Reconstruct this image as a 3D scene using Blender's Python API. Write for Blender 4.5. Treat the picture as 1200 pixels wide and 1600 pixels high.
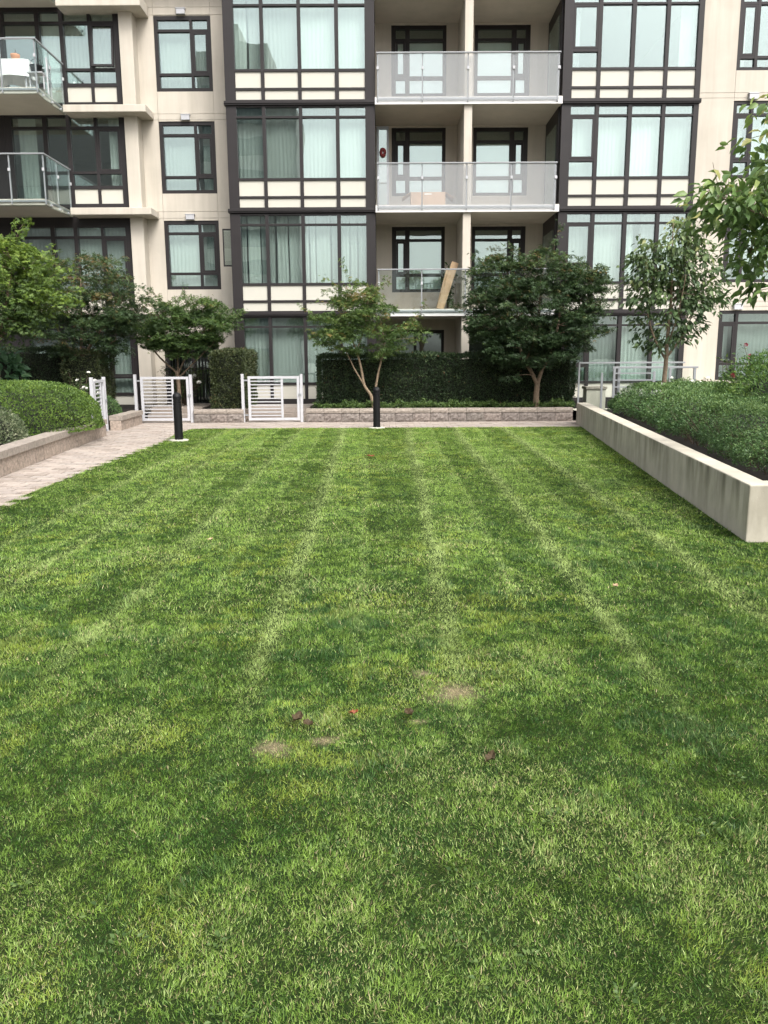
import bpy, bmesh, math, random
import numpy as np
from mathutils import Vector, Matrix, Euler
R = math.radians
random.seed(7); rng = np.random.default_rng(11)
scene = bpy.context.scene
for o in list(bpy.data.objects): bpy.data.objects.remove(o)

# ------------------------------------------------------------------ camera
cam_d = bpy.data.cameras.new('camera'); cam = bpy.data.objects.new('camera', cam_d)
scene.collection.objects.link(cam); scene.camera = cam
cam_d.sensor_fit = 'AUTO'; cam_d.sensor_width = 36; cam_d.lens = 36*1270/1600
cam_d.clip_start = .05; cam_d.clip_end = 2000
cam.matrix_world = Matrix.Translation((0, 0, 1.6)) @ Euler((R(90-10.7), 0, 0)).to_matrix().to_4x4() @ Matrix.Rotation(R(-.3), 4, 'Z')

# ------------------------------------------------------------------ sky, sun, exposure
SUN_EL, SUN_AZ = 52, 150          # azimuth measured clockwise from +Y (the way the camera looks)
world = bpy.data.worlds.new('World'); scene.world = world; world.use_nodes = True
nt = world.node_tree; bg = nt.nodes['Background']
sky = nt.nodes.new('ShaderNodeTexSky'); sky.sky_type = 'NISHITA'; sky.sun_disc = False
sky.sun_elevation = R(SUN_EL); sky.sun_rotation = R(SUN_AZ); sky.dust_density = 6; sky.air_density = 1.0; sky.ozone_density = 1
hs = nt.nodes.new('ShaderNodeHueSaturation'); hs.inputs['Saturation'].default_value = .22
nt.links.new(sky.outputs[0], hs.inputs['Color']); nt.links.new(hs.outputs[0], bg.inputs['Color'])
bg.inputs['Strength'].default_value = .15
sl = bpy.data.lights.new('sun', 'SUN'); sl.energy = .95; sl.angle = R(24); sl.color = (1, .955, .88)
so = bpy.data.objects.new('sun', sl); scene.collection.objects.link(so)
a, e = R(SUN_AZ), R(SUN_EL)
sd = Vector((math.sin(a)*math.cos(e), math.cos(a)*math.cos(e), math.sin(e)))
so.rotation_euler = (-sd).to_track_quat('-Z', 'Y').to_euler(); so.location = sd*60
vs = scene.view_settings; vs.view_transform = 'Standard'; vs.look = 'None'; vs.exposure = 1.2; vs.gamma = 1
vs.use_curve_mapping = False
scene.cycles.max_bounces = 6; scene.cycles.transparent_max_bounces = 14

# ------------------------------------------------------------------ helpers
C = scene.collection
class MB:
    def __init__(s): s.v = []; s.f = []
    def box(s, x0, x1, y0, y1, z0, z1):
        b = len(s.v)
        s.v += [(x0,y0,z0),(x1,y0,z0),(x1,y1,z0),(x0,y1,z0),(x0,y0,z1),(x1,y0,z1),(x1,y1,z1),(x0,y1,z1)]
        s.f += [tuple(b+i for i in q) for q in ((0,3,2,1),(4,5,6,7),(0,1,5,4),(1,2,6,5),(2,3,7,6),(3,0,4,7))]
        return s
    def obox(s, mtx, x0, x1, y0, y1, z0, z1):
        b = len(s.v); s.box(x0,x1,y0,y1,z0,z1)
        s.v[b:] = [tuple(mtx @ Vector(p)) for p in s.v[b:]]
        return s
    def tube(s, pts, radii, n=7, cap=True):
        pts = [Vector(p) for p in pts]; b = len(s.v); m = len(pts)
        if not hasattr(radii, '__len__'): radii = [radii]*m
        ref = Vector((.31, .17, .93))
        for i, p in enumerate(pts):
            t = (pts[min(i+1,m-1)]-pts[max(i-1,0)])
            t = t.normalized() if t.length > 1e-9 else Vector((0,0,1))
            u = t.cross(ref)
            if u.length < .2: u = t.cross(Vector((1,0,0)))
            u.normalize(); w = t.cross(u)
            for k in range(n):
                an = 2*math.pi*k/n
                s.v.append(tuple(p+(u*math.cos(an)+w*math.sin(an))*radii[i]))
        for i in range(m-1):
            for k in range(n):
                k2 = (k+1) % n
                s.f.append((b+i*n+k, b+i*n+k2, b+(i+1)*n+k2, b+(i+1)*n+k))
        if cap:
            s.f.append(tuple(b+k for k in range(n))[::-1]); s.f.append(tuple(b+(m-1)*n+k for k in range(n)))
        return s
    def lathe(s, cx, cy, prof, n=20):          # prof: (r, z) from bottom to top
        return s.tube([(cx,cy,z) for r, z in prof], [max(r,1e-4) for r, z in prof], n)
    def prism(s, poly, z0, z1):                # poly counter-clockwise
        b = len(s.v); n = len(poly)
        s.v += [(x,y,z0) for x,y in poly]+[(x,y,z1) for x,y in poly]
        s.f.append(tuple(b+i for i in range(n))[::-1]); s.f.append(tuple(b+n+i for i in range(n)))
        for i in range(n): j = (i+1) % n; s.f.append((b+i,b+j,b+n+j,b+n+i))
        return s
    def mesh(s, name):
        me = bpy.data.meshes.new(name); me.from_pydata(s.v, [], s.f); me.validate(); return me
    def build(s, name, m, parent=None, smooth=False, bevel=0, seg=2):
        return link(name, s.mesh(name), m, parent, smooth, bevel, seg)
def link(name, me, m, parent=None, smooth=False, bevel=0, seg=2):
    if m is not None and not me.materials: me.materials.append(m)
    if smooth: me.polygons.foreach_set('use_smooth', [True]*len(me.polygons))
    o = bpy.data.objects.new(name, me); C.objects.link(o)
    if parent: o.parent = parent
    if bevel:
        b = o.modifiers.new('bevel', 'BEVEL'); b.width = bevel; b.segments = seg; b.limit_method = 'ANGLE'
    return o
def tag(o, label=None, cat=None, group=None, kind=None):
    if label: o['label'] = label
    if cat: o['category'] = cat
    if group: o['group'] = group
    if kind: o['kind'] = kind
    return o
def empty(name, loc=(0,0,0), rz=0):
    o = bpy.data.objects.new(name, None); C.objects.link(o); o.location = loc; o.rotation_euler = (0,0,rz)
    o.empty_display_size = .1; return o
def thing(name, label, cat, loc=(0,0,0), rz=0, group=None):
    return tag(empty(name, loc, rz), label, cat, group)

# ------------------------------------------------------------------ materials
def nodes(name):
    m = bpy.data.materials.new(name); m.use_nodes = True
    return m, m.node_tree, m.node_tree.nodes['Principled BSDF'], m.node_tree.nodes['Material Output']
def N(t, kind, **kw):
    n = t.nodes.new(kind)
    for k, v in kw.items():
        if hasattr(n, k) and k not in n.inputs: setattr(n, k, v)
        else: n.inputs[k].default_value = v
    return n
def ramp(t, stops):
    r = t.nodes.new('ShaderNodeValToRGB'); el = r.color_ramp.elements
    while len(el) < len(stops): el.new(.5)
    for q, (p, c) in zip(el, stops): q.position = p; q.color = (*c, 1) if len(c) == 3 else c
    return r
def plain(name, col, rough=.6, metal=0, var=.08, scale=6, bump=0, bscale=80, spec=.4, coord='Object', streak=None):
    m, t, p, out = nodes(name)
    tc = N(t, 'ShaderNodeTexCoord'); L = t.links
    nz = N(t, 'ShaderNodeTexNoise', Scale=scale, Detail=6, Roughness=.6)
    L.new(tc.outputs[coord], nz.inputs['Vector'])
    r = ramp(t, [(.3, tuple(c*(1-var) for c in col)), (.7, tuple(min(1,c*(1+var)) for c in col))])
    L.new(nz.outputs['Fac'], r.inputs['Fac']); L.new(r.outputs[0], p.inputs['Base Color'])
    p.inputs['Roughness'].default_value = rough; p.inputs['Metallic'].default_value = metal
    p.inputs['Specular IOR Level'].default_value = spec
    if bump:
        n2 = N(t, 'ShaderNodeTexNoise', Scale=bscale, Detail=4); L.new(tc.outputs[coord], n2.inputs['Vector'])
        b = N(t, 'ShaderNodeBump', Strength=bump, Distance=.01); L.new(n2.outputs['Fac'], b.inputs['Height'])
        L.new(b.outputs[0], p.inputs['Normal'])
    return m
def island(name, cols, rough=.85, bump=.5, bscale=60, nscale=25, nvar=.25, spec=.25, coord='Object'):
    """colour picked for each loose piece, with grain on top"""
    m, t, p, out = nodes(name); L = t.links
    g = N(t, 'ShaderNodeNewGeometry'); oi = N(t, 'ShaderNodeObjectInfo')
    ad = N(t, 'ShaderNodeMath', operation='ADD'); fr = N(t, 'ShaderNodeMath', operation='FRACT')
    L.new(g.outputs['Random Per Island'], ad.inputs[0]); L.new(oi.outputs['Random'], ad.inputs[1]); L.new(ad.outputs[0], fr.inputs[0])
    r = ramp(t, [(i/max(1,len(cols)-1), c) for i, c in enumerate(cols)])
    L.new(fr.outputs[0], r.inputs['Fac'])
    nz = N(t, 'ShaderNodeTexNoise', Scale=nscale, Detail=8, Roughness=.7)
    tc = N(t, 'ShaderNodeNewGeometry'); L.new(tc.outputs['Position'], nz.inputs['Vector'])
    r2 = ramp(t, [(.3, (1-nvar,)*3), (.7, (1+nvar*.6,)*3)]); L.new(nz.outputs['Fac'], r2.inputs['Fac'])
    mx = N(t, 'ShaderNodeMix', data_type='RGBA', blend_type='MULTIPLY'); mx.inputs[0].default_value = 1
    L.new(r.outputs[0], mx.inputs[6]); L.new(r2.outputs[0], mx.inputs[7]); L.new(mx.outputs[2], p.inputs['Base Color'])
    p.inputs['Roughness'].default_value = rough; p.inputs['Specular IOR Level'].default_value = spec
    n2 = N(t, 'ShaderNodeTexNoise', Scale=bscale, Detail=5); L.new(tc.outputs['Position'], n2.inputs['Vector'])
    b = N(t, 'ShaderNodeBump', Strength=bump, Distance=.012); L.new(n2.outputs['Fac'], b.inputs['Height']); L.new(b.outputs[0], p.inputs['Normal'])
    return m
def leafmat(name, stops, rough=.5, trans=.3, tcol=1.35, spec=.35):
    m, t, p, out = nodes(name); L = t.links
    at = N(t, 'ShaderNodeAttribute', attribute_name='tint')
    r = ramp(t, stops); L.new(at.outputs['Fac'], r.inputs['Fac']); L.new(r.outputs[0], p.inputs['Base Color'])
    p.inputs['Roughness'].default_value = rough; p.inputs['Specular IOR Level'].default_value = spec
    tr = N(t, 'ShaderNodeBsdfTranslucent'); hv = N(t, 'ShaderNodeHueSaturation', Value=tcol, Saturation=1.1, Hue=.49)
    L.new(r.outputs[0], hv.inputs['Color']); L.new(hv.outputs[0], tr.inputs['Color'])
    mx = N(t, 'ShaderNodeMixShader'); mx.inputs[0].default_value = trans
    L.new(p.outputs[0], mx.inputs[1]); L.new(tr.outputs[0], mx.inputs[2]); L.new(mx.outputs[0], out.inputs[0])
    return m
def glassmat(name, tint, refl=1.0, ior=1.7, rough=0.0, haze=0, hcol=(.8,.8,.82)):
    m, t, p, out = nodes(name); L = t.links; t.nodes.remove(p)
    tr = N(t, 'ShaderNodeBsdfTransparent', Color=(*tint, 1)); gl = N(t, 'ShaderNodeBsdfGlossy', Roughness=rough, Color=(.86*refl, .97*refl, .95*refl, 1))
    lw_ = N(t, 'ShaderNodeLayerWeight', Blend=.5); pw_ = N(t, 'ShaderNodeMath', operation='POWER'); pw_.inputs[1].default_value = 5; L.new(lw_.outputs['Facing'], pw_.inputs[0])
    f0 = ((ior-1)/(ior+1))**2; fr = N(t, 'ShaderNodeMath', operation='MULTIPLY_ADD'); fr.inputs[1].default_value = 1-f0; fr.inputs[2].default_value = f0; L.new(pw_.outputs[0], fr.inputs[0])
    mx = N(t, 'ShaderNodeMixShader'); L.new(fr.outputs[0], mx.inputs[0])
    base = tr
    if haze:
        df = N(t, 'ShaderNodeBsdfDiffuse', Color=(*hcol, 1)); tl = N(t, 'ShaderNodeBsdfTranslucent', Color=(*hcol, 1))
        m1 = N(t, 'ShaderNodeMixShader'); m1.inputs[0].default_value = .35; L.new(df.outputs[0], m1.inputs[1]); L.new(tl.outputs[0], m1.inputs[2])
        m2 = N(t, 'ShaderNodeMixShader'); m2.inputs[0].default_value = haze; L.new(tr.outputs[0], m2.inputs[1]); L.new(m1.outputs[0], m2.inputs[2]); base = m2
    # gentle waviness of real float glass
    g = N(t, 'ShaderNodeNewGeometry'); nz = N(t, 'ShaderNodeTexNoise', Scale=1.3, Detail=1); L.new(g.outputs['Position'], nz.inputs['Vector'])
    b = N(t, 'ShaderNodeBump', Strength=.05, Distance=.03); L.new(nz.outputs['Fac'], b.inputs['Height']); L.new(b.outputs[0], gl.inputs['Normal'])
    L.new(base.outputs[0], mx.inputs[1]); L.new(gl.outputs[0], mx.inputs[2]); L.new(mx.outputs[0], out.inputs[0])
    return m
def concrete(name, col, streak=.5):
    m, t, p, out = nodes(name); L = t.links
    g = N(t, 'ShaderNodeNewGeometry')
    mp = N(t, 'ShaderNodeMapping'); mp.inputs['Scale'].default_value = (5.0, 5.0, 1.1); L.new(g.outputs['Position'], mp.inputs['Vector'])
    n1 = N(t, 'ShaderNodeTexNoise', Scale=1.0, Detail=5, Roughness=.55); L.new(mp.outputs[0], n1.inputs['Vector'])
    n2 = N(t, 'ShaderNodeTexNoise', Scale=2.2, Detail=7, Roughness=.6); L.new(g.outputs['Position'], n2.inputs['Vector'])
    n4 = N(t, 'ShaderNodeTexNoise', Scale=.9, Detail=3); L.new(g.outputs['Position'], n4.inputs['Vector'])
    r1 = ramp(t, [(.38, (1-streak*.8,1-streak*.8,1-streak*.85)), (.60, (1,1,1))]); L.new(n1.outputs['Fac'], r1.inputs['Fac'])
    # water streaks only on the upright faces
    sp = N(t, 'ShaderNodeSeparateXYZ'); L.new(g.outputs['Normal'], sp.inputs[0])
    ab = N(t, 'ShaderNodeMath', operation='ABSOLUTE'); L.new(sp.outputs['Z'], ab.inputs[0])
    iv = N(t, 'ShaderNodeMath', operation='SUBTRACT'); iv.inputs[0].default_value = 1; L.new(ab.outputs[0], iv.inputs[1])
    r4 = ramp(t, [(.35, (.25,)*3), (.6, (1,)*3)]); L.new(n4.outputs['Fac'], r4.inputs['Fac'])
    ml0 = N(t, 'ShaderNodeMath', operation='MULTIPLY'); L.new(iv.outputs[0], ml0.inputs[0]); L.new(r4.outputs[0], ml0.inputs[1])
    sz = N(t, 'ShaderNodeSeparateXYZ'); L.new(g.outputs['Position'], sz.inputs[0])
    # run-off stains start under the coping and fade out down the face
    zr = N(t, 'ShaderNodeMapRange'); zr.inputs[1].default_value = .05; zr.inputs[2].default_value = .48; zr.inputs[3].default_value = .25; zr.inputs[4].default_value = 1; L.new(sz.outputs['Z'], zr.inputs[0])
    ml = N(t, 'ShaderNodeMath', operation='MULTIPLY'); L.new(ml0.outputs[0], ml.inputs[0]); L.new(zr.outputs[0], ml.inputs[1])
    r2 = ramp(t, [(.3, tuple(c*.8 for c in col)), (.7, tuple(c*1.12 for c in col))]); L.new(n2.outputs['Fac'], r2.inputs['Fac'])
    mx = N(t, 'ShaderNodeMix', data_type='RGBA', blend_type='MULTIPLY'); L.new(ml.outputs[0], mx.inputs[0])
    L.new(r2.outputs[0], mx.inputs[6]); L.new(r1.outputs[0], mx.inputs[7]); L.new(mx.outputs[2], p.inputs['Base Color'])
    p.inputs['Roughness'].default_value = .85; p.inputs['Specular IOR Level'].default_value = .25
    n3 = N(t, 'ShaderNodeTexNoise', Scale=45, Detail=6); L.new(g.outputs['Position'], n3.inputs['Vector'])
    vo = N(t, 'ShaderNodeTexVoronoi', Scale=14); L.new(g.outputs['Position'], vo.inputs['Vector'])
    rv = ramp(t, [(.02, (0,0,0)), (.07, (1,1,1))]); L.new(vo.outputs['Distance'], rv.inputs['Fac'])
    am = N(t, 'ShaderNodeMath', operation='MULTIPLY_ADD'); am.inputs[1].default_value = .5; L.new(n3.outputs['Fac'], am.inputs[0]); L.new(rv.outputs[0], am.inputs[2])
    b = N(t, 'ShaderNodeBump', Strength=.35, Distance=.006); L.new(am.outputs[0], b.inputs['Height']); L.new(b.outputs[0], p.inputs['Normal'])
    return m

M = {}
M['stucco'] = plain('stucco', (.50,.456,.392), .9, var=.06, scale=1.2, bump=.25, bscale=160, spec=.2)
def _streaks(m, k=.10):
    t = m.node_tree; p = t.nodes['Principled BSDF']; src = p.inputs['Base Color'].links[0].from_socket
    g = N(t, 'ShaderNodeNewGeometry'); mp = N(t, 'ShaderNodeMapping'); mp.inputs['Scale'].default_value = (5,5,.35); t.links.new(g.outputs['Position'], mp.inputs['Vector'])
    nz = N(t, 'ShaderNodeTexNoise', Scale=1.0, Detail=6, Roughness=.6); t.links.new(mp.outputs[0], nz.inputs['Vector'])
    r = ramp(t, [(.35,(1-k,1-k,1-k*1.1)),(.6,(1,1,1))]); t.links.new(nz.outputs['Fac'], r.inputs['Fac'])
    mx = N(t, 'ShaderNodeMix', data_type='RGBA', blend_type='MULTIPLY'); mx.inputs[0].default_value = 1
    t.links.new(src, mx.inputs[6]); t.links.new(r.outputs[0], mx.inputs[7]); t.links.new(mx.outputs[2], p.inputs['Base Color'])
_streaks(M['stucco'], .11)
M['reveal'] = plain('joint', (.30,.25,.2), .9)
M['dark_frame'] = plain('dark_frame', (.019,.016,.0165), .5, var=.1, scale=3, spec=.3)
M['cream'] = plain('cream_panel', (.475,.458,.40), .55, var=.03, scale=2, spec=.4)
M['alu'] = plain('grey_painted_aluminium', (.24,.25,.26), .4, var=.05, scale=8, spec=.5)
M['white_metal'] = plain('white_coated_metal', (.43,.43,.45), .42, var=.05, scale=9, spec=.5)
M['slab'] = plain('balcony_concrete', (.46,.42,.36), .9, var=.08, scale=2, bump=.1)
M['slab_edge'] = plain('balcony_edge', (.62,.61,.6), .6, var=.04)
M['interior'] = plain('room_plaster', (.22,.20,.18), .9)
M['dark_room'] = plain('room_dark', (.05,.05,.05), .9)
M['curtain'] = plain('curtain_fabric', (.58,.58,.555), .9, var=.03, scale=3)
def _vary(m, lo, hi):
    t = m.node_tree; p = t.nodes['Principled BSDF']; oi = N(t, 'ShaderNodeObjectInfo'); src = p.inputs['Base Color'].links[0].from_socket
    mr = N(t, 'ShaderNodeMapRange'); mr.inputs[3].default_value = lo; mr.inputs[4].default_value = hi; t.links.new(oi.outputs['Random'], mr.inputs[0])
    mx = N(t, 'ShaderNodeMix', data_type='RGBA', blend_type='MULTIPLY'); mx.inputs[0].default_value = 1
    t.links.new(src, mx.inputs[6]); t.links.new(mr.outputs[0], mx.inputs[7]); t.links.new(mx.outputs[2], p.inputs['Base Color'])
_vary(M['curtain'], .48, .86)
M['blind'] = plain('roller_blind', (.66,.67,.68), .8, var=.02)
M['glass'] = glassmat('window_glass', (.905,.967,.948), 1.0, 2.4)
M['rail_glass'] = glassmat('rail_glass', (.95,.975,.97), 1.0, 1.4)
M['frosted'] = glassmat('frosted_rail_glass', (.95,.955,.96), 1.0, 1.4, haze=.17, hcol=(.78,.78,.80))
M['black_paint'] = plain('black_powder_coat', (.006,.006,.0065), .5, var=.3, scale=14, spec=.22)
M['concrete'] = concrete('board_cast_concrete', (.455,.42,.345), .78)
M['footing'] = plain('footing_concrete', (.45,.43,.36), .9, var=.15, scale=20, bump=.4)
M['block'] = island('split_face_block', [(.165,.145,.128),(.215,.185,.165),(.19,.162,.145),(.24,.20,.175)], bump=1.0, bscale=30, nscale=17, nvar=.6)
M['block_warm'] = island('split_face_block_warm', [(.31,.255,.21),(.37,.30,.245),(.335,.275,.23)], bump=1.0, bscale=30, nscale=17, nvar=.55)
M['cap'] = island('cap_stone', [(.27,.235,.20),(.32,.275,.235),(.29,.25,.215)], bump=.6, bscale=40, nscale=18, nvar=.35)
M['paver'] = island('paver', [(.27,.228,.195),(.36,.306,.265),(.31,.268,.237),(.39,.332,.288),(.32,.285,.255)], bump=.35, bscale=90, nscale=14, nvar=.18)
M['sand'] = plain('joint_sand', (.26,.20,.15), .95, var=.2, scale=12, bump=.3)
M['soil'] = plain('bark_soil', (.014,.010,.0075), .95, var=.5, scale=30, bump=.8, bscale=45)
M['ground'] = plain('ground_gravel', (.17,.16,.14), .95, var=.2, scale=2, bump=.3)
M['bark'] = plain('grey_brown_bark', (.17,.125,.085), .9, var=.35, scale=18, bump=.7, bscale=60)
M['bark_pale'] = plain('pale_bark', (.22,.165,.11), .85, var=.3, scale=14, bump=.5, bscale=60)
M['twig'] = plain('twig', (.075,.055,.038), .9, var=.2)
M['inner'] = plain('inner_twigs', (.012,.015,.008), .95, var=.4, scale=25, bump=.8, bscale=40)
M['maple'] = leafmat('maple_leaf', [(0,(0.034,0.065,0.022)),(.5,(0.075,0.130,0.036)),(.9,(0.143,0.202,0.055)),(1,(0.221,0.169,0.058))])
M['maple_dark'] = leafmat('maple_leaf_dark', [(0,(0.022,0.043,0.018)),(.6,(0.043,0.079,0.029)),(.95,(0.090,0.132,0.041)),(1,(0.156,0.108,0.042))], trans=.22)
M['maple_lime'] = leafmat('maple_leaf_lime', [(0,(0.047,0.082,0.026)),(.5,(0.119,0.189,0.039)),(1,(0.253,0.347,0.056))], trans=.35)
M['dogwood'] = leafmat('dogwood_leaf', [(0,(0.040,0.072,0.032)),(.55,(0.079,0.125,0.048)),(.9,(0.143,0.194,0.072)),(1,(0.215,0.229,0.086))], rough=.42, trans=.25)
M['dogwood_near'] = leafmat('broad_leaf', [(0,(0.056,0.103,0.037)),(.55,(0.113,0.187,0.056)),(.9,(0.206,0.290,0.084)),(1,(0.318,0.318,0.113))], rough=.4, trans=.3)
M['yew'] = leafmat('yew_needle', [(0,(0.020,0.038,0.018)),(.55,(0.042,0.072,0.029)),(.95,(0.100,0.144,0.054)),(1,(0.180,0.108,0.054))], trans=.12)
M['yew_brown'] = leafmat('yew_needle_bronze', [(0,(0.033,0.045,0.019)),(.55,(0.063,0.083,0.030)),(.85,(0.098,0.112,0.045)),(1,(0.150,0.090,0.045))], trans=.15)
M['box'] = leafmat('box_leaf', [(0,(0.039,0.075,0.018)),(.5,(0.105,0.182,0.035)),(1,(0.209,0.297,0.061))], trans=.28)
M['grey_leaf'] = leafmat('variegated_leaf', [(0,(.055,.085,.04)),(.5,(.13,.165,.085)),(1,(.30,.32,.20))], trans=.25)
M['honeysuckle'] = leafmat('low_hedge_leaf', [(0,(0.035,0.079,0.028)),(.5,(0.084,0.158,0.052)),(1,(0.180,0.266,0.089))], rough=.42, trans=.25)
M['cover'] = leafmat('ground_cover_leaf', [(0,(.030,.060,.016)),(.5,(.070,.125,.032)),(1,(.13,.19,.055))], trans=.3)
M['hydrangea'] = leafmat('large_soft_leaf', [(0,(.035,.085,.040)),(.5,(.065,.14,.065)),(1,(.11,.20,.09))], trans=.3)
M['rose_leaf'] = leafmat('rose_leaf', [(0,(0.029,0.055,0.021)),(.5,(0.058,0.104,0.036)),(1,(0.117,0.169,0.058))], trans=.25)
M['feather'] = leafmat('feathery_leaf', [(0,(0.042,0.093,0.027)),(.5,(0.093,0.177,0.047)),(1,(0.220,0.320,0.076))], trans=.3)
M['petal'] = plain('white_petal', (.85,.84,.78), .6, var=.03)
M['petal_red'] = plain('red_petal', (.17,.012,.028), .6, var=.2)
M['dead_leaf'] = plain('dead_leaf', (.05,.032,.012), .7, var=.3, scale=30)
M['red_leaf'] = plain('red_leaf', (.20,.055,.02), .6, var=.3, scale=30)
M['wood'] = plain('raw_plank', (.34,.235,.14), .75, var=.2, scale=7)
M['card'] = plain('cardboard', (.45,.30,.19), .85, var=.08)
M['cloth'] = plain('white_cloth', (.84,.84,.83), .85, var=.02)
M['terracotta'] = plain('terracotta', (.45,.22,.12), .8)
M['sticker'] = plain('red_wreath', (.16,.02,.02), .7)
M['tower'] = plain('tower_wall', (.34,.33,.32), .8, var=.05, scale=.3)
M['tower_window'] = plain('tower_window', (.05,.07,.08), .15, spec=.6)

# ------------------------------------------------------------------ leaves
def unit(a): return a/np.maximum(np.linalg.norm(a, axis=1, keepdims=True), 1e-9)
def rnd(n): return unit(rng.normal(size=(n,3)))
KITE = (np.array([(0,0,0),(.42,.5,.12),(1,0,-.06),(.42,-.5,.12)]), [(0,2,1),(0,3,2)])
LEAF = (np.array([(0,0,0),(.28,.42,.10),(.28,-.42,.10),(.3,0,.02),(.65,.36,.04),(.65,-.36,.04),(.68,0,-.05),(1,0,-.2)]),
        [(0,3,1),(0,2,3),(1,3,4),(3,6,4),(3,2,5),(3,5,6),(4,6,7),(6,5,7)])
def lobes(k=3, spread=1.0):
    v = [(0,0,0)]; f = []
    for i in range(k):
        an = (i-(k-1)/2)*spread; L = 1-.12*abs(i-(k-1)/2); c, s = math.cos(an), math.sin(an); b = len(v)
        for (u, w, h) in ((.5,.15,.05),(1,0,-.1),(.5,-.15,.05)):
            u *= L; v.append((c*u-s*w, s*u+c*w, h))
        f += [(0,b+1,b),(0,b+2,b+1)]
    return (np.array(v), f)
MAPLE = lobes(3, .95)
PALM = lobes(5, .75)
def leaves(name, P, D, Nn, L, W, tmpl, m, parent=None, tint=None, smooth=False):
    n = len(P); T, F = tmpl; k = len(T)
    D = unit(D); B = unit(np.cross(Nn, D)); Nn = np.cross(D, B)
    L = np.broadcast_to(np.asarray(L, float), (n,)); W = np.broadcast_to(np.asarray(W, float), (n,))
    V = P[:,None,:] + T[None,:,0:1]*L[:,None,None]*D[:,None,:] + T[None,:,1:2]*W[:,None,None]*B[:,None,:] + T[None,:,2:3]*L[:,None,None]*Nn[:,None,:]
    F = np.array(F); idx = (F[None]+(np.arange(n)*k)[:,None,None]).reshape(-1, 3)
    if tint is None: tint = rng.random(n)
    return trimesh(name, V.reshape(-1,3), idx, m, parent, np.repeat(np.clip(tint,0,1), k))
def trimesh(name, V, idx, m, parent=None, tint=None, col=None):
    me = bpy.data.meshes.new(name); nv, nf = len(V), len(idx)
    me.vertices.add(nv); me.vertices.foreach_set('co', np.ascontiguousarray(V, dtype=np.float32).ravel())
    me.loops.add(nf*3); me.loops.foreach_set('vertex_index', np.ascontiguousarray(idx, dtype=np.int32).ravel())
    me.polygons.add(nf); me.polygons.foreach_set('loop_start', np.arange(0, nf*3, 3, dtype=np.int32))
    me.polygons.foreach_set('loop_total', np.full(nf, 3, dtype=np.int32))
    me.update(calc_edges=True)
    if tint is not None:
        at = me.attributes.new('tint', 'FLOAT', 'POINT'); at.data.foreach_set('value', tint.astype(np.float32))
    if col is not None:
        at = me.attributes.new('Col', 'FLOAT_COLOR', 'POINT')
        c4 = np.ones((nv,4), np.float32); c4[:,:3] = col; at.data.foreach_set('color', c4.ravel())
    return link(name, me, m, parent)
_tab = rng.random((256,256))
def noise2(x, y, s=1., off=0):
    x = np.asarray(x)*s+off*17.3+500; y = np.asarray(y)*s+off*9.1+500
    xi = np.floor(x).astype(int); yi = np.floor(y).astype(int); fx = x-xi; fy = y-yi
    fx = fx*fx*(3-2*fx); fy = fy*fy*(3-2*fy); g = lambda i, j: _tab[i % 256, j % 256]
    return (g(xi,yi)*(1-fx)+g(xi+1,yi)*fx)*(1-fy)+(g(xi,yi+1)*(1-fx)+g(xi+1,yi+1)*fx)*fy
def fbm(x, y, s, off=0): return noise2(x,y,s,off)*.55+noise2(x,y,s*2.1,off+3)*.3+noise2(x,y,s*4.3,off+5)*.15
def smooth(a, b, x): t = np.clip((x-a)/(b-a), 0, 1); return t*t*(3-2*t)

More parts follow.
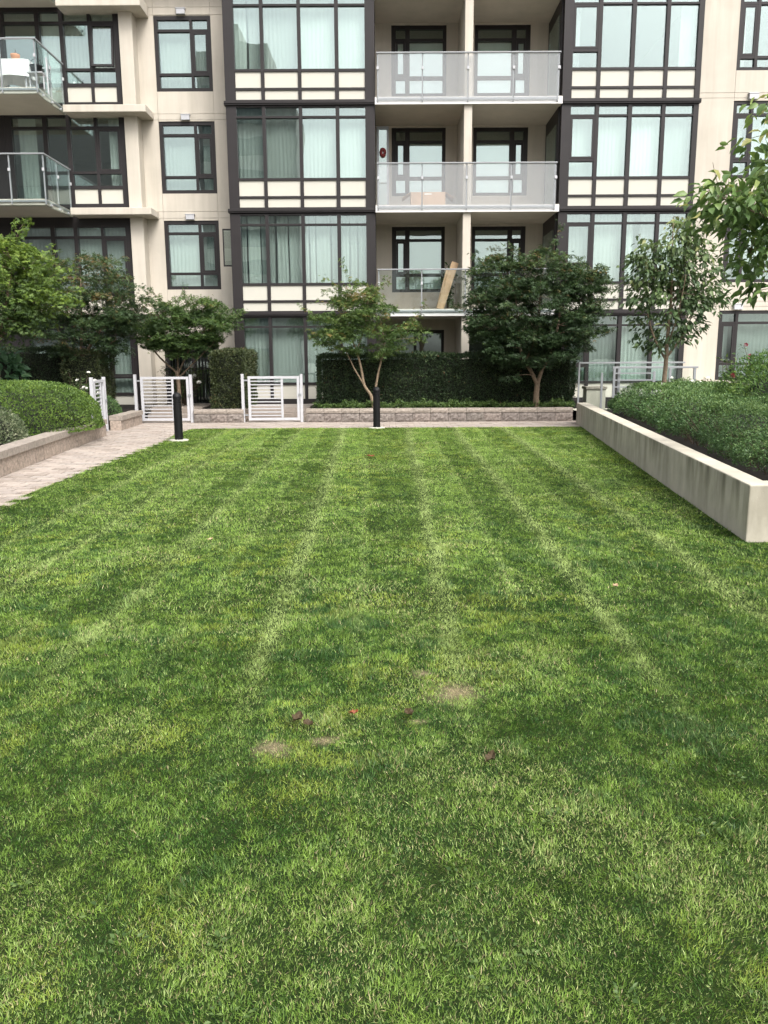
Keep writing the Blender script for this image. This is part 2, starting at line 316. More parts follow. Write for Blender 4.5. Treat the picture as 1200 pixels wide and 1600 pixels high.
# ================================================================== GROUND
LAWN = [(-4.0,-9),(9.5,-9),(9.5,6.98),(3.20,6.98),(4.70,19.28),(-4.2,19.25),(-4.52,19.05),(-4.60,18.6),(-4.42,16.2),(-4.45,13.4),(-4.40,10.9),(-4.33,9.0),(-4.2,5.0),(-4.1,0)]
def flat(name, poly, z, m, kind='structure', parent=None):
    me = bpy.data.meshes.new(name); me.from_pydata([(x,y,z) for x,y in poly], [], [tuple(range(len(poly)))])
    o = link(name, me, m, parent)
    if not parent: tag(o, kind=kind)
    return o
flat('ground', [(-400,-400),(400,-400),(400,500),(-400,500)], -.09, M['ground'])
def lawnmat():
    m, t, p, out = nodes('lawn_thatch'); L = t.links
    g = N(t, 'ShaderNodeNewGeometry')
    n1 = N(t, 'ShaderNodeTexNoise', Scale=60, Detail=6, Roughness=.7); L.new(g.outputs['Position'], n1.inputs['Vector'])
    n2 = N(t, 'ShaderNodeTexNoise', Scale=1.3, Detail=5); L.new(g.outputs['Position'], n2.inputs['Vector'])
    r1 = ramp(t, [(.3,(.008,.018,.005)),(.55,(.022,.040,.010)),(.78,(.060,.065,.022))]); L.new(n1.outputs['Fac'], r1.inputs['Fac'])
    r2 = ramp(t, [(.35,(.75,.85,.75)),(.7,(1.25,1.15,1.05))]); L.new(n2.outputs['Fac'], r2.inputs['Fac'])
    mx = N(t, 'ShaderNodeMix', data_type='RGBA', blend_type='MULTIPLY'); mx.inputs[0].default_value = 1
    L.new(r1.outputs[0], mx.inputs[6]); L.new(r2.outputs[0], mx.inputs[7])
    # worn spots: straw litter
    at = N(t, 'ShaderNodeTexNoise', Scale=150, Detail=4); L.new(g.outputs['Position'], at.inputs['Vector'])
    r3 = ramp(t, [(.3,(.14,.10,.055)),(.5,(.34,.27,.165)),(.7,(.52,.43,.30))]); L.new(at.outputs['Fac'], r3.inputs['Fac'])
    acc = None
    wn = N(t, 'ShaderNodeTexNoise', Scale=16, Detail=6, Roughness=.75); L.new(g.outputs['Position'], wn.inputs['Vector'])
    for (x, y, rx, ry) in BARE:
        mp = N(t, 'ShaderNodeMapping'); mp.vector_type = 'POINT'
        mp.inputs['Location'].default_value = (-x/rx, -y/ry, 0); mp.inputs['Scale'].default_value = (1/rx, 1/ry, 0)
        L.new(g.outputs['Position'], mp.inputs['Vector'])
        ln = N(t, 'ShaderNodeVectorMath', operation='LENGTH'); L.new(mp.outputs[0], ln.inputs[0])
        md = N(t, 'ShaderNodeMath', operation='MULTIPLY_ADD'); md.inputs[1].default_value = 2.0; L.new(wn.outputs['Fac'], md.inputs[0]); L.new(ln.outputs['Value'], md.inputs[2])
        if acc is None: acc = md
        else:
            mn = N(t, 'ShaderNodeMath', operation='MINIMUM'); L.new(acc.outputs[0], mn.inputs[0]); L.new(md.outputs[0], mn.inputs[1]); acc = mn
    mr = N(t, 'ShaderNodeMapRange'); mr.inputs[1].default_value = 2.2; mr.inputs[2].default_value = .8; mr.inputs[4].default_value = .65; L.new(acc.outputs[0], mr.inputs[0])
    mx2 = N(t, 'ShaderNodeMix', data_type='RGBA'); L.new(mr.outputs[0], mx2.inputs[0]); L.new(mx.outputs[2], mx2.inputs[6]); L.new(r3.outputs[0], mx2.inputs[7])
    L.new(mx2.outputs[2], p.inputs['Base Color']); p.inputs['Roughness'].default_value = .95; p.inputs['Specular IOR Level'].default_value = .1
    b = N(t, 'ShaderNodeBump', Strength=.8, Distance=.02); L.new(n1.outputs['Fac'], b.inputs['Height']); L.new(b.outputs[0], p.inputs['Normal'])
    return m
BARE = [(.33,3.73,.15,.15),(.20,3.98,.06,.07),(-.47,3.17,.10,.09),(-.26,3.24,.08,.05),(.15,3.42,.06,.03)]
flat('lawn', LAWN, -.008, lawnmat())

def inpoly(x, y, poly):
    c = np.zeros(len(x), bool); n = len(poly)
    for i in range(n):
        x1, y1 = poly[i]; x2, y2 = poly[(i+1) % n]
        if y1 == y2: continue
        hit = ((y1 > y) != (y2 > y)) & (x < (x2-x1)*(y-y1)/(y2-y1)+x1); c ^= hit
    return c
LINES = [(2.48,.030),(1.46,.018),(.43,.012),(-.72,-.019),(-1.76,-.012),(-2.73,-.018),(-3.42,-.0146)]      # x at y = 8 and drift per metre
def make_grass():
    # (y0, y1, blades per m2, width, length, bent?)  a dense short under-layer and a looser layer of longer bent blades
    bands = [(1.15,2.4,47000,.0030,.0145,0),(2.4,3.6,38000,.0034,.015,0),(3.6,5,24000,.0043,.018,0),(5,7.5,11000,.0056,.020,0),(7.5,11,7200,.0066,.024,0),(11,19.3,4600,.0084,.027,0),
             (1.15,2.4,8500,.0023,.019,1),(2.4,3.6,7500,.0026,.019,1),(3.6,5,5500,.0031,.021,1),(5,7.5,1800,.0042,.028,1)]
    Vs, Is, Cs = [], [], []; base = 0
    for (y0, y1, dens, w, h, bent) in bands:
        xm = .5*y1+.8; area = (y1-y0)*2*xm; n = int(area*dens)
        x = rng.uniform(-xm, xm, n); y = rng.uniform(y0, y1, n)
        k = inpoly(x+rng.normal(0,.02,n), y+rng.normal(0,.02,n), LAWN)          # ragged edge
        x, y = x[k], y[k]; n = len(x)
        worn = np.zeros(n); rag = fbm(x,y,9,2)*1.5+fbm(x,y,30,23)*.9
        for (bx, by, rx, ry) in BARE:
            worn = np.maximum(worn, smooth(2.25, 1.2, np.hypot((x-bx)/rx, (y-by)/ry)+rag))
        hi = fbm(x,y,9,4); fine = fbm(x,y,24,14)
        k = (rng.random(n) > worn*(.65 if bent else .40)) & (rng.random(n) > smooth(.60,.34, fbm(x,y,13,17))*(.75 if bent else .30))
        x, y, worn, hi, fine = x[k], y[k], worn[k], hi[k], fine[k]; n = len(x)
        wob = (fbm(x,y,.5,9)-.5)*.12+(fbm(x,y,4,19)-.5)*.05
        band = np.zeros(n); line = np.zeros(n)
        for i, (c, sl_) in enumerate(LINES):
            d = x-sl_*(y-8)+wob-c
            line = np.maximum(line, np.exp(-(d/(.05+.002*y))**2)*(1.25 if i < 4 else .7))
            band = np.where((d > 0) & (d < .56), 1, band)
            line = np.maximum(line, np.exp(-((d-.52)/.04)**2)*.25)
        line = line*smooth(2.9, 5.0, y)*(.5+.9*fbm(x,y,2.2,29)); band = band*smooth(3.2, 7, y)
        lo = fbm(x,y,.55,1); mid = fbm(x,y,2.3,2)
        tuft = smooth(.60,.74, fbm(x,y,3.6,7))*smooth(16,4,y)                  # coarse dark tufts
        lime = smooth(.52,.72, fbm(x,y,1.5,41))*smooth(.40,.62, hi)            # fresher yellow-green patches
        dry = smooth(.54,.74, mid)*.40+smooth(.6,.8,lo)*.25+line*.25+worn*1.0
        dry += smooth(.54,.70, fbm(x,y,1.1,12))*smooth(6,2.5,y)*.30
        az = rng.uniform(0, 2*math.pi, n); dx, dy = np.cos(az), np.sin(az)
        push = np.where(band > .5, 1.0, -.7)*smooth(3,8,y)*.42
        dx = dx*.9+(fbm(x,y,3,20)-.5)*1.6+(fbm(x,y,12,27)-.5)*2; dy = dy*.9+push+(fbm(x,y,3,31)-.5)*2+(fbm(x,y,12,37)-.5)*2
        q = np.maximum(np.hypot(dx,dy), 1e-6); dx /= q; dy /= q
        lean1 = np.clip(rng.normal(.72 if bent else .58,.36,n)+line*.12+.35*smooth(4,11,y), .05, 1.38); lean2 = np.clip(lean1+rng.normal(.40,.3,n), .1, 1.6)
        flatb = rng.random(n) < worn*.9; lean1 = np.where(flatb, 1.45, lean1); lean2 = np.where(flatb, 1.52, lean2)
        hh = h*(.62+.80*fine)*rng.uniform(.6,1.35,n)*(1+tuft*.6)*(.80+.45*hi)
        ww = w*rng.uniform(.65,1.3,n)*(1+tuft*.25)*(1-worn*.45)
        tw = rng.normal(0,.9,n); c, s_ = np.cos(tw), np.sin(tw); ax = -dy*c+dx*s_; ay = dx*c+dy*s_
        z0 = np.full(n, -.010); m1 = hh*.55; m2 = hh*.5
        px = x+dx*np.sin(lean1)*m1; py = y+dy*np.sin(lean1)*m1; pz = z0+np.cos(lean1)*m1
        tx = px+dx*np.sin(lean2)*m2; ty = py+dy*np.sin(lean2)*m2; tz = np.maximum(pz+np.cos(lean2)*m2, -.003)
        V = np.stack([np.stack([x-ax*ww/2,y-ay*ww/2,z0],1), np.stack([x+ax*ww/2,y+ay*ww/2,z0],1),
                      np.stack([px-ax*ww*.45,py-ay*ww*.45,pz],1), np.stack([px+ax*ww*.45,py+ay*ww*.45,pz],1), np.stack([tx,ty,tz],1)], 1)
        F = np.array([(0,1,3),(0,3,2),(2,3,4)]); nvb = 5
        if not bent: V = V[:,[0,1,4]]; F = np.array([(0,1,2)]); nvb = 3
        Is.append((F[None]+(base+np.arange(n)*nvb)[:,None,None]).reshape(-1,3)); base += n*nvb
        # pigment, plus painted brightness: lit tips far off, lean of the mown bands
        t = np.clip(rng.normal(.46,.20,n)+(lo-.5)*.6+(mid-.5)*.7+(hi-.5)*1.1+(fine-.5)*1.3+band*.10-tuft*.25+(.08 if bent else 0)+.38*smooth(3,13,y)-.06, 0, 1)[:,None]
        deep = np.array([.038,.105,.012]); fresh = np.array([.225,.350,.060]); yel = np.array([.34,.39,.060]); straw = np.array([.52,.44,.24]); pale = np.array([.36,.46,.15])
        col = deep*(1-t)+fresh*t
        col = np.where((rng.random(n) < lime*.7)[:,None], col*.45+yel*.55, col)
        col = np.where(tuft[:,None] > .4, col*.7+np.array([.04,.085,.04])*.3, col)
        pl = (np.clip(line,0,1)*.75)[:,None]; col = col*(1-pl)+pale*rng.uniform(.85,1.1,(n,1))*pl
        thatch = (rng.random(n) < .07*smooth(6,3,y)) & (not bent); col = np.where(thatch[:,None], np.array([.11,.085,.038])*rng.uniform(.6,1.3,(n,1)), col)
        isd = rng.random(n) < np.clip(dry*.62+.05, 0, .95); deadk = (rng.random(n) < .20*(1-np.clip(line,0,1))+worn*.8)
        col = np.where(isd[:,None], np.where(deadk[:,None], straw*rng.uniform(.55,1.1,(n,1)), pale*rng.uniform(.75,1.1,(n,1))), col)
        col *= rng.uniform(.80,1.2,(n,1))
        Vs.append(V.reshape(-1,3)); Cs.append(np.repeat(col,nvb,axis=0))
    m, t, p, out = nodes('grass_blade'); L = t.links
    at = N(t, 'ShaderNodeAttribute', attribute_name='Col'); L.new(at.outputs['Color'], p.inputs['Base Color'])
    p.inputs['Roughness'].default_value = .48; p.inputs['Specular IOR Level'].default_value = .35
    tr = N(t, 'ShaderNodeBsdfTranslucent'); L.new(at.outputs['Color'], tr.inputs['Color'])
    mx = N(t, 'ShaderNodeMixShader'); mx.inputs[0].default_value = .3
    L.new(p.outputs[0], mx.inputs[1]); L.new(tr.outputs[0], mx.inputs[2]); L.new(mx.outputs[0], out.inputs[0])
    Vt, It = np.concatenate(Vs), np.concatenate(Is); print('grass tris', len(It))
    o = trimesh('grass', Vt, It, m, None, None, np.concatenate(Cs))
    tag(o, 'mown green lawn grass with pale mower lines and a few dry spots', 'grass', kind='stuff')
make_grass()

def clover():
    P, D, T = [], [], []
    for i in range(150):
        y = 1.6+5.5*rng.random()**1.2; x = rng.uniform(-.5*y-.3,.5*y+.3)
        if fbm(np.array([x]),np.array([y]),.9,51)[0] < .47: continue
        k = int(rng.integers(5,16)); r = rng.uniform(.02,.07)
        an = rng.random(k)*6.283; q = np.sqrt(rng.random(k))*r
        P.append(np.stack([x+np.cos(an)*q, y+np.sin(an)*q, rng.uniform(.004,.016,k)],1)); D.append(np.stack([np.cos(an),np.sin(an),rng.uniform(.05,.5,k)],1)); T.append(rng.uniform(.1,1,k))
    P = np.concatenate(P); n = len(P)
    o = leaves('clover', P, np.concatenate(D), np.array([0,0,1.0])+rng.normal(0,.3,(n,3)), rng.uniform(.011,.026,n), rng.uniform(.007,.014,n), KITE, M['cover'], None, np.concatenate(T))
    tag(o, 'small broad-leaved weeds and clover scattered in the near turf', 'weeds', kind='stuff')
clover()

# ------------------------------------------------------------------ paved path
WALL_L = [(-4.9,4.0),(-5.42,9.5),(-5.68,11.95),(-5.95,14.5),(-6.21,17.45)]       # foot of the left block wall
WALL_L2 = [(-6.29,18.72),(-6.40,20.75)]
PATH = [(-4.05,2),(-4.2,5.0),(-4.33,9.0),(-4.40,10.9),(-4.45,13.4),(-4.42,16.2),(-4.60,18.6),(-4.52,19.05),(-4.2,19.25),(4.75,19.28),(4.85,20.95),(-1.95,20.95),(-1.95,23.4),(-3.6,23.4),(-3.6,20.95),(-4.85,20.95),(-4.85,23.4),(-6.3,23.4),(-6.4,20.75),(-6.29,18.72),(-7.5,18.72),(-7.5,17.5),(-6.21,17.45),(-5.95,14.5),(-5.68,11.95),(-5.42,9.5),(-4.9,4.0),(-4.75,2)]
path = flat('path', PATH, -.035, M['sand'])
def pavers():
    lx, ly, gap = .30, .20, .010
    cells = []
    for j in range(0, 107):
        y = 2.1+j*ly
        for i in range(-30, 20):
            x = i*lx+(lx/2 if j % 2 else 0)
            cells.append((x, y))
    cells = np.array(cells)
    k = inpoly(cells[:,0], cells[:,1], PATH)
    # keep a paver when its body lies on the path (edge pieces are cut by the kerb line)
    cells = cells[k]
    dist = np.hypot(cells[:,0], cells[:,1])
    vis = (cells[:,1] > 8.2)
    order = np.argsort(np.where(vis, dist, 1e3+dist))
    MBp = []
    for v in range(6):
        b = bmesh.new(); bmesh.ops.create_cube(b, size=1)
        hx, hy = (lx-gap)/2, (ly-gap)/2
        for q in b.verts:
            top = q.co.z > 0
            q.co = Vector((math.copysign(hx-(.006 if top else 0), q.co.x), math.copysign(hy-(.006 if top else 0), q.co.y), random.uniform(-.004,.002) if top else -.05))
        me = bpy.data.meshes.new('paver'); b.to_mesh(me); b.free(); me.materials.append(M['paver']); MBp.append(me)
    rest = MB()
    for r, c in enumerate(order):
        x, y = cells[c]
        if r < 298:
            o = bpy.data.objects.new('paver', MBp[r % 6]); C.objects.link(o); o.parent = path
            o.location = (x, y, random.uniform(-.003,.002)); o.rotation_euler = (0,0,random.uniform(-.008,.008))
        else:
            hx, hy = (lx-gap)/2, (ly-gap)/2; rest.box(x-hx,x+hx,y-hy,y+hy,-.05,random.uniform(-.004,.003))
    tag(rest.build('paver_field', M['paver'], path), kind='stuff')
pavers()

# ------------------------------------------------------------------ planting beds
flat('planting_bed', [(-1.95,21.2),(5.3,21.2),(5.3,23.2),(-1.95,23.2)], .30, M['soil'])
flat('planting_bed', [(-4.85,21.2),(-3.75,21.2),(-3.75,24.9),(-4.85,24.9)], .30, M['soil'])
flat('planting_bed', [(-13,4),(-5.2,4),(-5.72,9.5),(-5.98,11.95),(-6.25,14.5),(-6.5,17.45),(-13,17.45)], .30, M['soil'])
flat('planting_bed', [(-13,18.75),(-6.55,18.75),(-6.68,20.75),(-6.68,24.4),(-13,24.4)], .29, M['soil'])
flat('planting_bed', [(3.42,7.2),(12,7.2),(12,20.3),(5.0,20.3)], .33, M['soil'])
flat('patio', [(5.3,20.6),(14,20.6),(14,25.4),(5.3,25.4)], .16, M['footing'])
flat('patio', [(-1.95,23.2),(5.3,23.2),(5.3,25.6),(-1.95,25.6)], .12, M['footing'])
for (x0, x1, y1) in ((-3.60,-1.98,23.49),(-6.28,-4.88,23.6)):
    st = MB().box(x0,x1,21.75,y1,-.06,.17).box(x0+.002,x1-.002,22.1,y1-.002,.1705,.33)
    tag(st.build('steps', M['paver'], None, bevel=.01), kind='structure')

# ------------------------------------------------------------------ split-face block walls
def rough_block(L, H, T, seed, amp=.016, nx=7, nz=4):
    """block with a chipped front (-Y side), origin at the middle of its foot's front edge"""
    r = random.Random(seed); v = []; f = []
    for j in range(nz+1):
        for i in range(nx+1):
            e = (i in (0,nx)) or (j in (0,nz))
            y = (.010 if e else -r.random()*amp*1.6+.004)
            v.append((-L/2+L*i/nx+(0 if i in (0,nx) else r.uniform(-.01,.01)), y, H*j/nz+(0 if j in (0,nz) else r.uniform(-.008,.008))))
    for j in range(nz):
        for i in range(nx):
            a = j*(nx+1)+i; f.append((a,a+1,a+nx+2,a+nx+1))
    n = len(v); v += [(-L/2,T,0),(L/2,T,0),(L/2,T,H),(-L/2,T,H)]
    bl, br, tl, tr = 0, nx, nz*(nx+1), nz*(nx+1)+nx
    f += [(n+1,n,n+3,n+2)]
    f.append(tuple([n, n+1]+list(range(br, bl-1, -1)))); f.append(tuple([n+2, n+3]+list(range(tl, tr+1))))
    f.append(tuple([n+3, n]+[k*(nx+1) for k in range(nz+1)])); f.append(tuple([n+1, n+2]+[k*(nx+1)+nx for k in range(nz,-1,-1)]))
    me = bpy.data.meshes.new('block'); me.from_pydata(v, [], f); return me
BL = {}
def blockmesh(kind, k, m):
    key = (kind, k, m.name)
    if key not in BL:
        me = rough_block(.45-.008, .245 if kind == 'block' else .105, .26 if kind == 'block' else .31, hash((kind,k)) & 255 if False else k*7+(3 if kind == 'block' else 90), .020 if kind == 'block' else .010, nz=4 if kind == 'block' else 2)
        me.materials.append(m); BL[key] = me
    return BL[key]
def block_wall(label, pts, mat_b, mat_c, z=0, courses=1):
    """front faces lie to the right of the walking direction pts[0] -> pts[-1]"""
    w = thing('block_wall', label, 'wall', (pts[0][0], pts[0][1], 0))
    inv = Vector((pts[0][0], pts[0][1], 0)); n = 0
    for (p, q) in zip(pts[:-1], pts[1:]):
        p = Vector((*p,0)); q = Vector((*q,0)); d = q-p; L = d.length; d.normalize(); rz = math.atan2(d.y, d.x)
        nb = max(1, round(L/.45)); s = L/nb
        for i in range(nb):
            for c in range(courses+1):
                kind = 'block' if c < courses else 'cap_stone'
                sh = (.5 if (kind == 'cap_stone' and nb > 2 and i < nb-1) else 0)
                o = bpy.data.objects.new(kind, blockmesh(kind, n % 5, mat_b if kind == 'block' else mat_c)); C.objects.link(o); o.parent = w
                pos = p+d*(s*(i+.5)); nrm = Vector((d.y,-d.x,0))
                o.location = pos-inv+nrm*(.018 if kind == 'cap_stone' else 0)+Vector((0,0,z+c*.252-.02))
                o.rotation_euler = (0,0,rz+random.uniform(-.006,.006)); o.scale = (s/.45,1,1); n += 1
    return w
wc = block_wall('long grey split-face block wall in front of the wide dark hedge', [(-1.98,20.9),(4.85,20.9)], M['block'], M['cap'])
block_wall('short split-face block wall between the two white gates', [(-4.86,20.9),(-3.58,20.9)], M['block'], M['cap'])
block_wall('low block wall running back toward the house beside the right white gate', [(-3.60,21.3),(-3.60,23.4)], M['block_warm'], M['cap'])
block_wall('pinkish block wall under the round green bush beside the path', [(p[0], p[1]) for p in WALL_L][::-1], M['block_warm'], M['cap'], z=.02)
block_wall('pinkish block wall with white roses above it, left of the middle gate', WALL_L2[::-1], M['block_warm'], M['cap'])
block_wall('small block wall behind the middle gate below the rose leaves', [(-6.25,23.6),(-4.9,23.6)], M['block'], M['cap'])

# ------------------------------------------------------------------ concrete planter wall on the right
pw = thing('concrete_wall', 'long low board-cast concrete planter wall with water stains along the lawn', 'wall', (3.19,7.0,0))
poly = [(3.19,7.0),(12,7.0),(12,7.26),(3.43,7.26),(5.03,20.0),(5.03,20.28),(4.79,20.28)]
bm = bmesh.new(); off = Vector((3.19,7.0,0))
bot = [bm.verts.new(Vector((x,y,-.2))-off) for x,y in poly]; top = [bm.verts.new(Vector((x,y,.50))-off) for x,y in poly]
bm.faces.new(bot[::-1]); bm.faces.new(top)
for i in range(len(poly)):
    j = (i+1) % len(poly); bm.faces.new((bot[i],bot[j],top[j],top[i]))
me = bpy.data.meshes.new('wall_body'); bm.to_mesh(me); bm.free()
link('wall_body', me, M['concrete'], pw, bevel=.012, seg=2)
# ================================================================== APARTMENT BUILDING
bld = thing('apartment_building', 'beige stucco apartment building with dark framed bay windows and glass balconies', 'building', (0,23.5,0))
O = Vector((0,23.5,0))
def bpart(mb, name, m, parent=None, **kw):
    """mesh given in world coordinates, stored relative to the building's base"""
    mb.v = [(x, y-23.5, z) for x, y, z in mb.v]
    return mb.build(name, m, parent or bld, **kw)
FL = [.08, 2.83, 5.60, 8.35]                      # floor lines of the bays
SHARED = {}
def pane_mesh(kind, w, h, d, m):
    key = (kind, round(w,3), round(h,3), d)
    if key not in SHARED:
        me = MB().box(-w/2,w/2,0,d,-h/2,h/2).mesh(kind); me.materials.append(m); SHARED[key] = me
    return SHARED[key]
def put(name, me, parent, x, y, z, rx=0):
    o = bpy.data.objects.new(name, me); C.objects.link(o); o.parent = parent
    o.location = (x, y-23.5, z); o.rotation_euler = (rx, 0, 0); return o
def pleat(x0, x1, z0, z1, y, pitch=.11, amp=.022, cut=None, seed=0):
    """hanging cloth; cut = list of (x, width at the sill) where two lengths part towards the floor"""
    r = random.Random(seed); mb = MB(); xs = []; x = x0
    while x < x1: xs.append(x); x += pitch/4*r.uniform(.7,1.3)
    xs.append(x1); b = 0; ph = r.random()*6; rows = 5
    for i, x in enumerate(xs):
        a = amp*(.6+.4*math.sin(x*5+seed))
        for j in range(rows+1):
            t = j/rows; k = 1-.35*t
            mb.v.append((x+.006*math.sin(x*9+j), y+a*k*math.sin(x*2*math.pi/pitch+ph+.4*math.sin(j+x*3)), z0+(z1-z0)*t))
    n = rows+1
    for i in range(len(xs)-1):
        for j in range(rows): mb.f.append((i*n+j, (i+1)*n+j, (i+1)*n+j+1, i*n+j+1))
    return mb
def window(name, cols, rows, Y, ox, oz, depth=.14, panel_rows=(), sashes=(), curtain=None, cut=0, frame=None, glass=None, tilt=None, skip=()):
    """cols/rows: openings; ox, oz: outer extent. Frame mesh + pane / panel / sash / curtain pieces"""
    mb = MB(); frame = frame or M['dark_frame']; glass = glass or M['glass']
    xe = [ox[0]]+[q for c in cols for q in c]+[ox[1]]
    for i in range(0, len(xe), 2):
        if xe[i+1]-xe[i] > .002: mb.box(xe[i], xe[i+1], Y, Y+depth, oz[0], oz[1])
    ze = [oz[0]]+[q for r_ in rows for q in r_]+[oz[1]]
    for c in cols:
        for i in range(0, len(ze), 2):
            if ze[i+1]-ze[i] > .002: mb.box(c[0]-.0005, c[1]+.0005, Y+.006, Y+depth-.006, ze[i]+(.001 if i == 0 else 0), ze[i+1]-(.001 if i == len(ze)-2 else 0))
    w = bpart(mb, name, frame)
    for ci, (a, b) in enumerate(cols):
        for ri, (c, d) in enumerate(rows):
            if (ci,ri) in skip: continue
            cx, cz = (a+b)/2, (c+d)/2
            if ri in panel_rows:
                put('panel', pane_mesh('panel', b-a-.006, d-c-.006, .03, M['cream']), w, cx, Y+.035, cz); continue
            if (ci,ri) in sashes:
                sw = .055; k = ('sash', round(b-a,3), round(d-c,3)); hw, hh = (b-a)/2-.004, (d-c)/2-.004
                if k not in SHARED:
                    q = MB(); q.box(-hw,-hw+sw,0,.06,-hh,hh); q.box(hw-sw,hw,0,.06,-hh,hh); q.box(-hw+sw,hw-sw,.003,.057,hh-sw,hh-.001); q.box(-hw+sw,hw-sw,.003,.057,-hh+.001,-hh+sw)
                    me = q.mesh('sash'); me.materials.append(frame); SHARED[k] = me
                ang = (tilt or {}).get((ci,ri), 0)
                yy = Y+.004-(.0 if not ang else hh*math.sin(ang)+.01)
                put('sash', SHARED[k], w, cx, yy, cz, -ang if ang else 0)
                put('pane', pane_mesh('pane', b-a-.008-2*sw+.01, d-c-.008-2*sw+.01, .012, glass), w, cx, yy+.025, cz, -ang if ang else 0)
            else:
                put('pane', pane_mesh('pane', b-a+.01, d-c+.01, .012, glass), w, cx, Y+.06, cz)
    if curtain:
        for q in curtain:
            x0, x1, z0, z1, kind = q[:5]
            if kind == 'blind':
                bpart(MB().box(x0,x1,Y+depth+.05,Y+depth+.058,z0,z1), 'roller_blind', M['blind'], w)
            else:
                bpart(pleat(x0,x1,z0,z1,Y+depth+.10, seed=int(x0*13+z0*7) & 63, amp=q[5] if len(q) > 5 else .022), 'curtain', M['curtain'], w, smooth=True)
    return w
def bayrows(F, ground=False):
    r = [] if ground else [(F+.095,F+.33)]
    return r+[(F+.39,F+.79),(F+.855,F+2.385),(F+2.435,F+2.655)]
LCOL = [(-3.92,-3.23),(-3.14,-2.24),(-2.15,-1.25),(-1.15,-.45)]
RCOL = [(5.09,5.75),(5.85,6.63),(6.74,7.54),(7.64,8.39)]
for fi, F in enumerate(FL):
    g = fi == 0; zt = F+2.70
    rows = bayrows(F, g); pr = (0,) if g else (0,1)
    # left bay curtains
    zb, zc = F+.80, F+2.68
    if fi == 1:      # loosely drawn: lengths hang apart and the dark room shows between them
        cs = []; cuts = [-3.95,-3.78,-3.40,-2.98,-2.62,-2.05,-1.86,-1.45,-.92,-.70,-.42]
        for a_, b_ in zip(cuts[:-1], cuts[1:]):
            cs.append((a_+random.uniform(.01,.035), b_-random.uniform(.01,.03), zb, zc, 'curtain', .03))
    elif fi == 3: cs = [(-3.95,-3.62,zb,zc,'curtain'),(-3.57,-2.2,zb,zc,'curtain'),(-2.18,-1.2,zb,zc,'curtain',.012),(-1.19,-.42,zb,zc,'curtain',.012)]
    else: cs = [(-3.95,-2.2,zb,zc,'curtain'),(-2.18,-1.2,zb,zc,'curtain',.014),(-1.19,-.42,zb,zc,'curtain',.014)]
    window('bay_window', LCOL, rows, 23.5, (-4.2,-.19), (F+.05 if not g else .30, zt), .16, pr, curtain=cs)
    rowsR = rows[:-2]+[(F+.855,F+1.24),(F+1.31,F+2.385),(F+2.435,F+2.655)]
    # right bay: the first column is split into a fixed light and a sash
    mainrow = len(rows)-2
    cr = {0:[(5.06,6.7,zb,zc,'curtain'),(6.72,8.42,zb,zc,'curtain')],
          1:[(5.06,5.8,zb,zc,'curtain'),(5.83,6.68,zb,zc,'curtain'),(6.72,7.0,zb,zc,'curtain'),(7.2,8.42,zb,zc,'curtain')],
          2:[(5.06,6.68,zb,zc,'curtain',.012),(6.70,7.58,zb,zc,'curtain',.012),(7.60,8.42,zb,zc,'curtain',.012)],
          3:[(5.06,5.32,zb,zc,'curtain'),(8.0,8.42,zb,zc,'curtain')]}[fi]
    w = window('bay_window', RCOL[1:], rows, 23.5, (5.75,8.53), (F+.05 if not g else .30, zt), .16, pr, curtain=cr)
    window('bay_window', RCOL[:1], rowsR, 23.5, (4.84,5.7495), (F+.05 if not g else .30, zt), .155, pr, sashes={(0,len(rowsR)-2)})
    # cornice strips at the floor lines
    if not g:
        for (x0, x1) in ((-4.24,-.17),(4.81,8.57)):
            bpart(MB().box(x0,x1,23.45,23.64,F-.05,F+.05).box(x0+.01,x1-.01,23.43,23.45,F-.012,F+.05), 'floor_trim', M['dark_frame'], bevel=.004)
# top trim and the storey above the picture
for (x0, x1) in ((-4.24,-.17),(4.81,8.57)):
    bpart(MB().box(x0,x1,23.45,23.70,11.05,11.6), 'floor_trim', M['dark_frame'])
# corner posts of the bays, returns towards the wall
for (x0, x1, y1) in ((-4.199,-4.06,24.94),(-.33,-.191,25.49),(4.841,4.98,25.49),(8.39,8.529,23.86)):
    bpart(MB().box(x0,x1,23.662,y1,.1,11.05), 'bay_side', M['dark_frame'])
# bases of the bays at ground level
bpart(MB().box(-4.2,-.19,23.52,23.7,-.1,.299).box(4.84,8.53,23.52,23.7,-.1,.299), 'plinth', M['dark_frame'])
# open casement standing out from the left bay's flank
w = bpart(MB().box(-4.50,-4.47,23.9,23.94,4.18,5.2).box(-4.215,-4.205,23.9,23.94,4.18,5.2).box(-4.47,-4.215,23.903,23.937,4.18,4.22).box(-4.47,-4.215,23.903,23.937,5.16,5.2), 'casement', M['dark_frame'])
bpart(MB().box(-4.47,-4.215,23.915,23.925,4.22,5.16), 'pane', M['glass'], w)

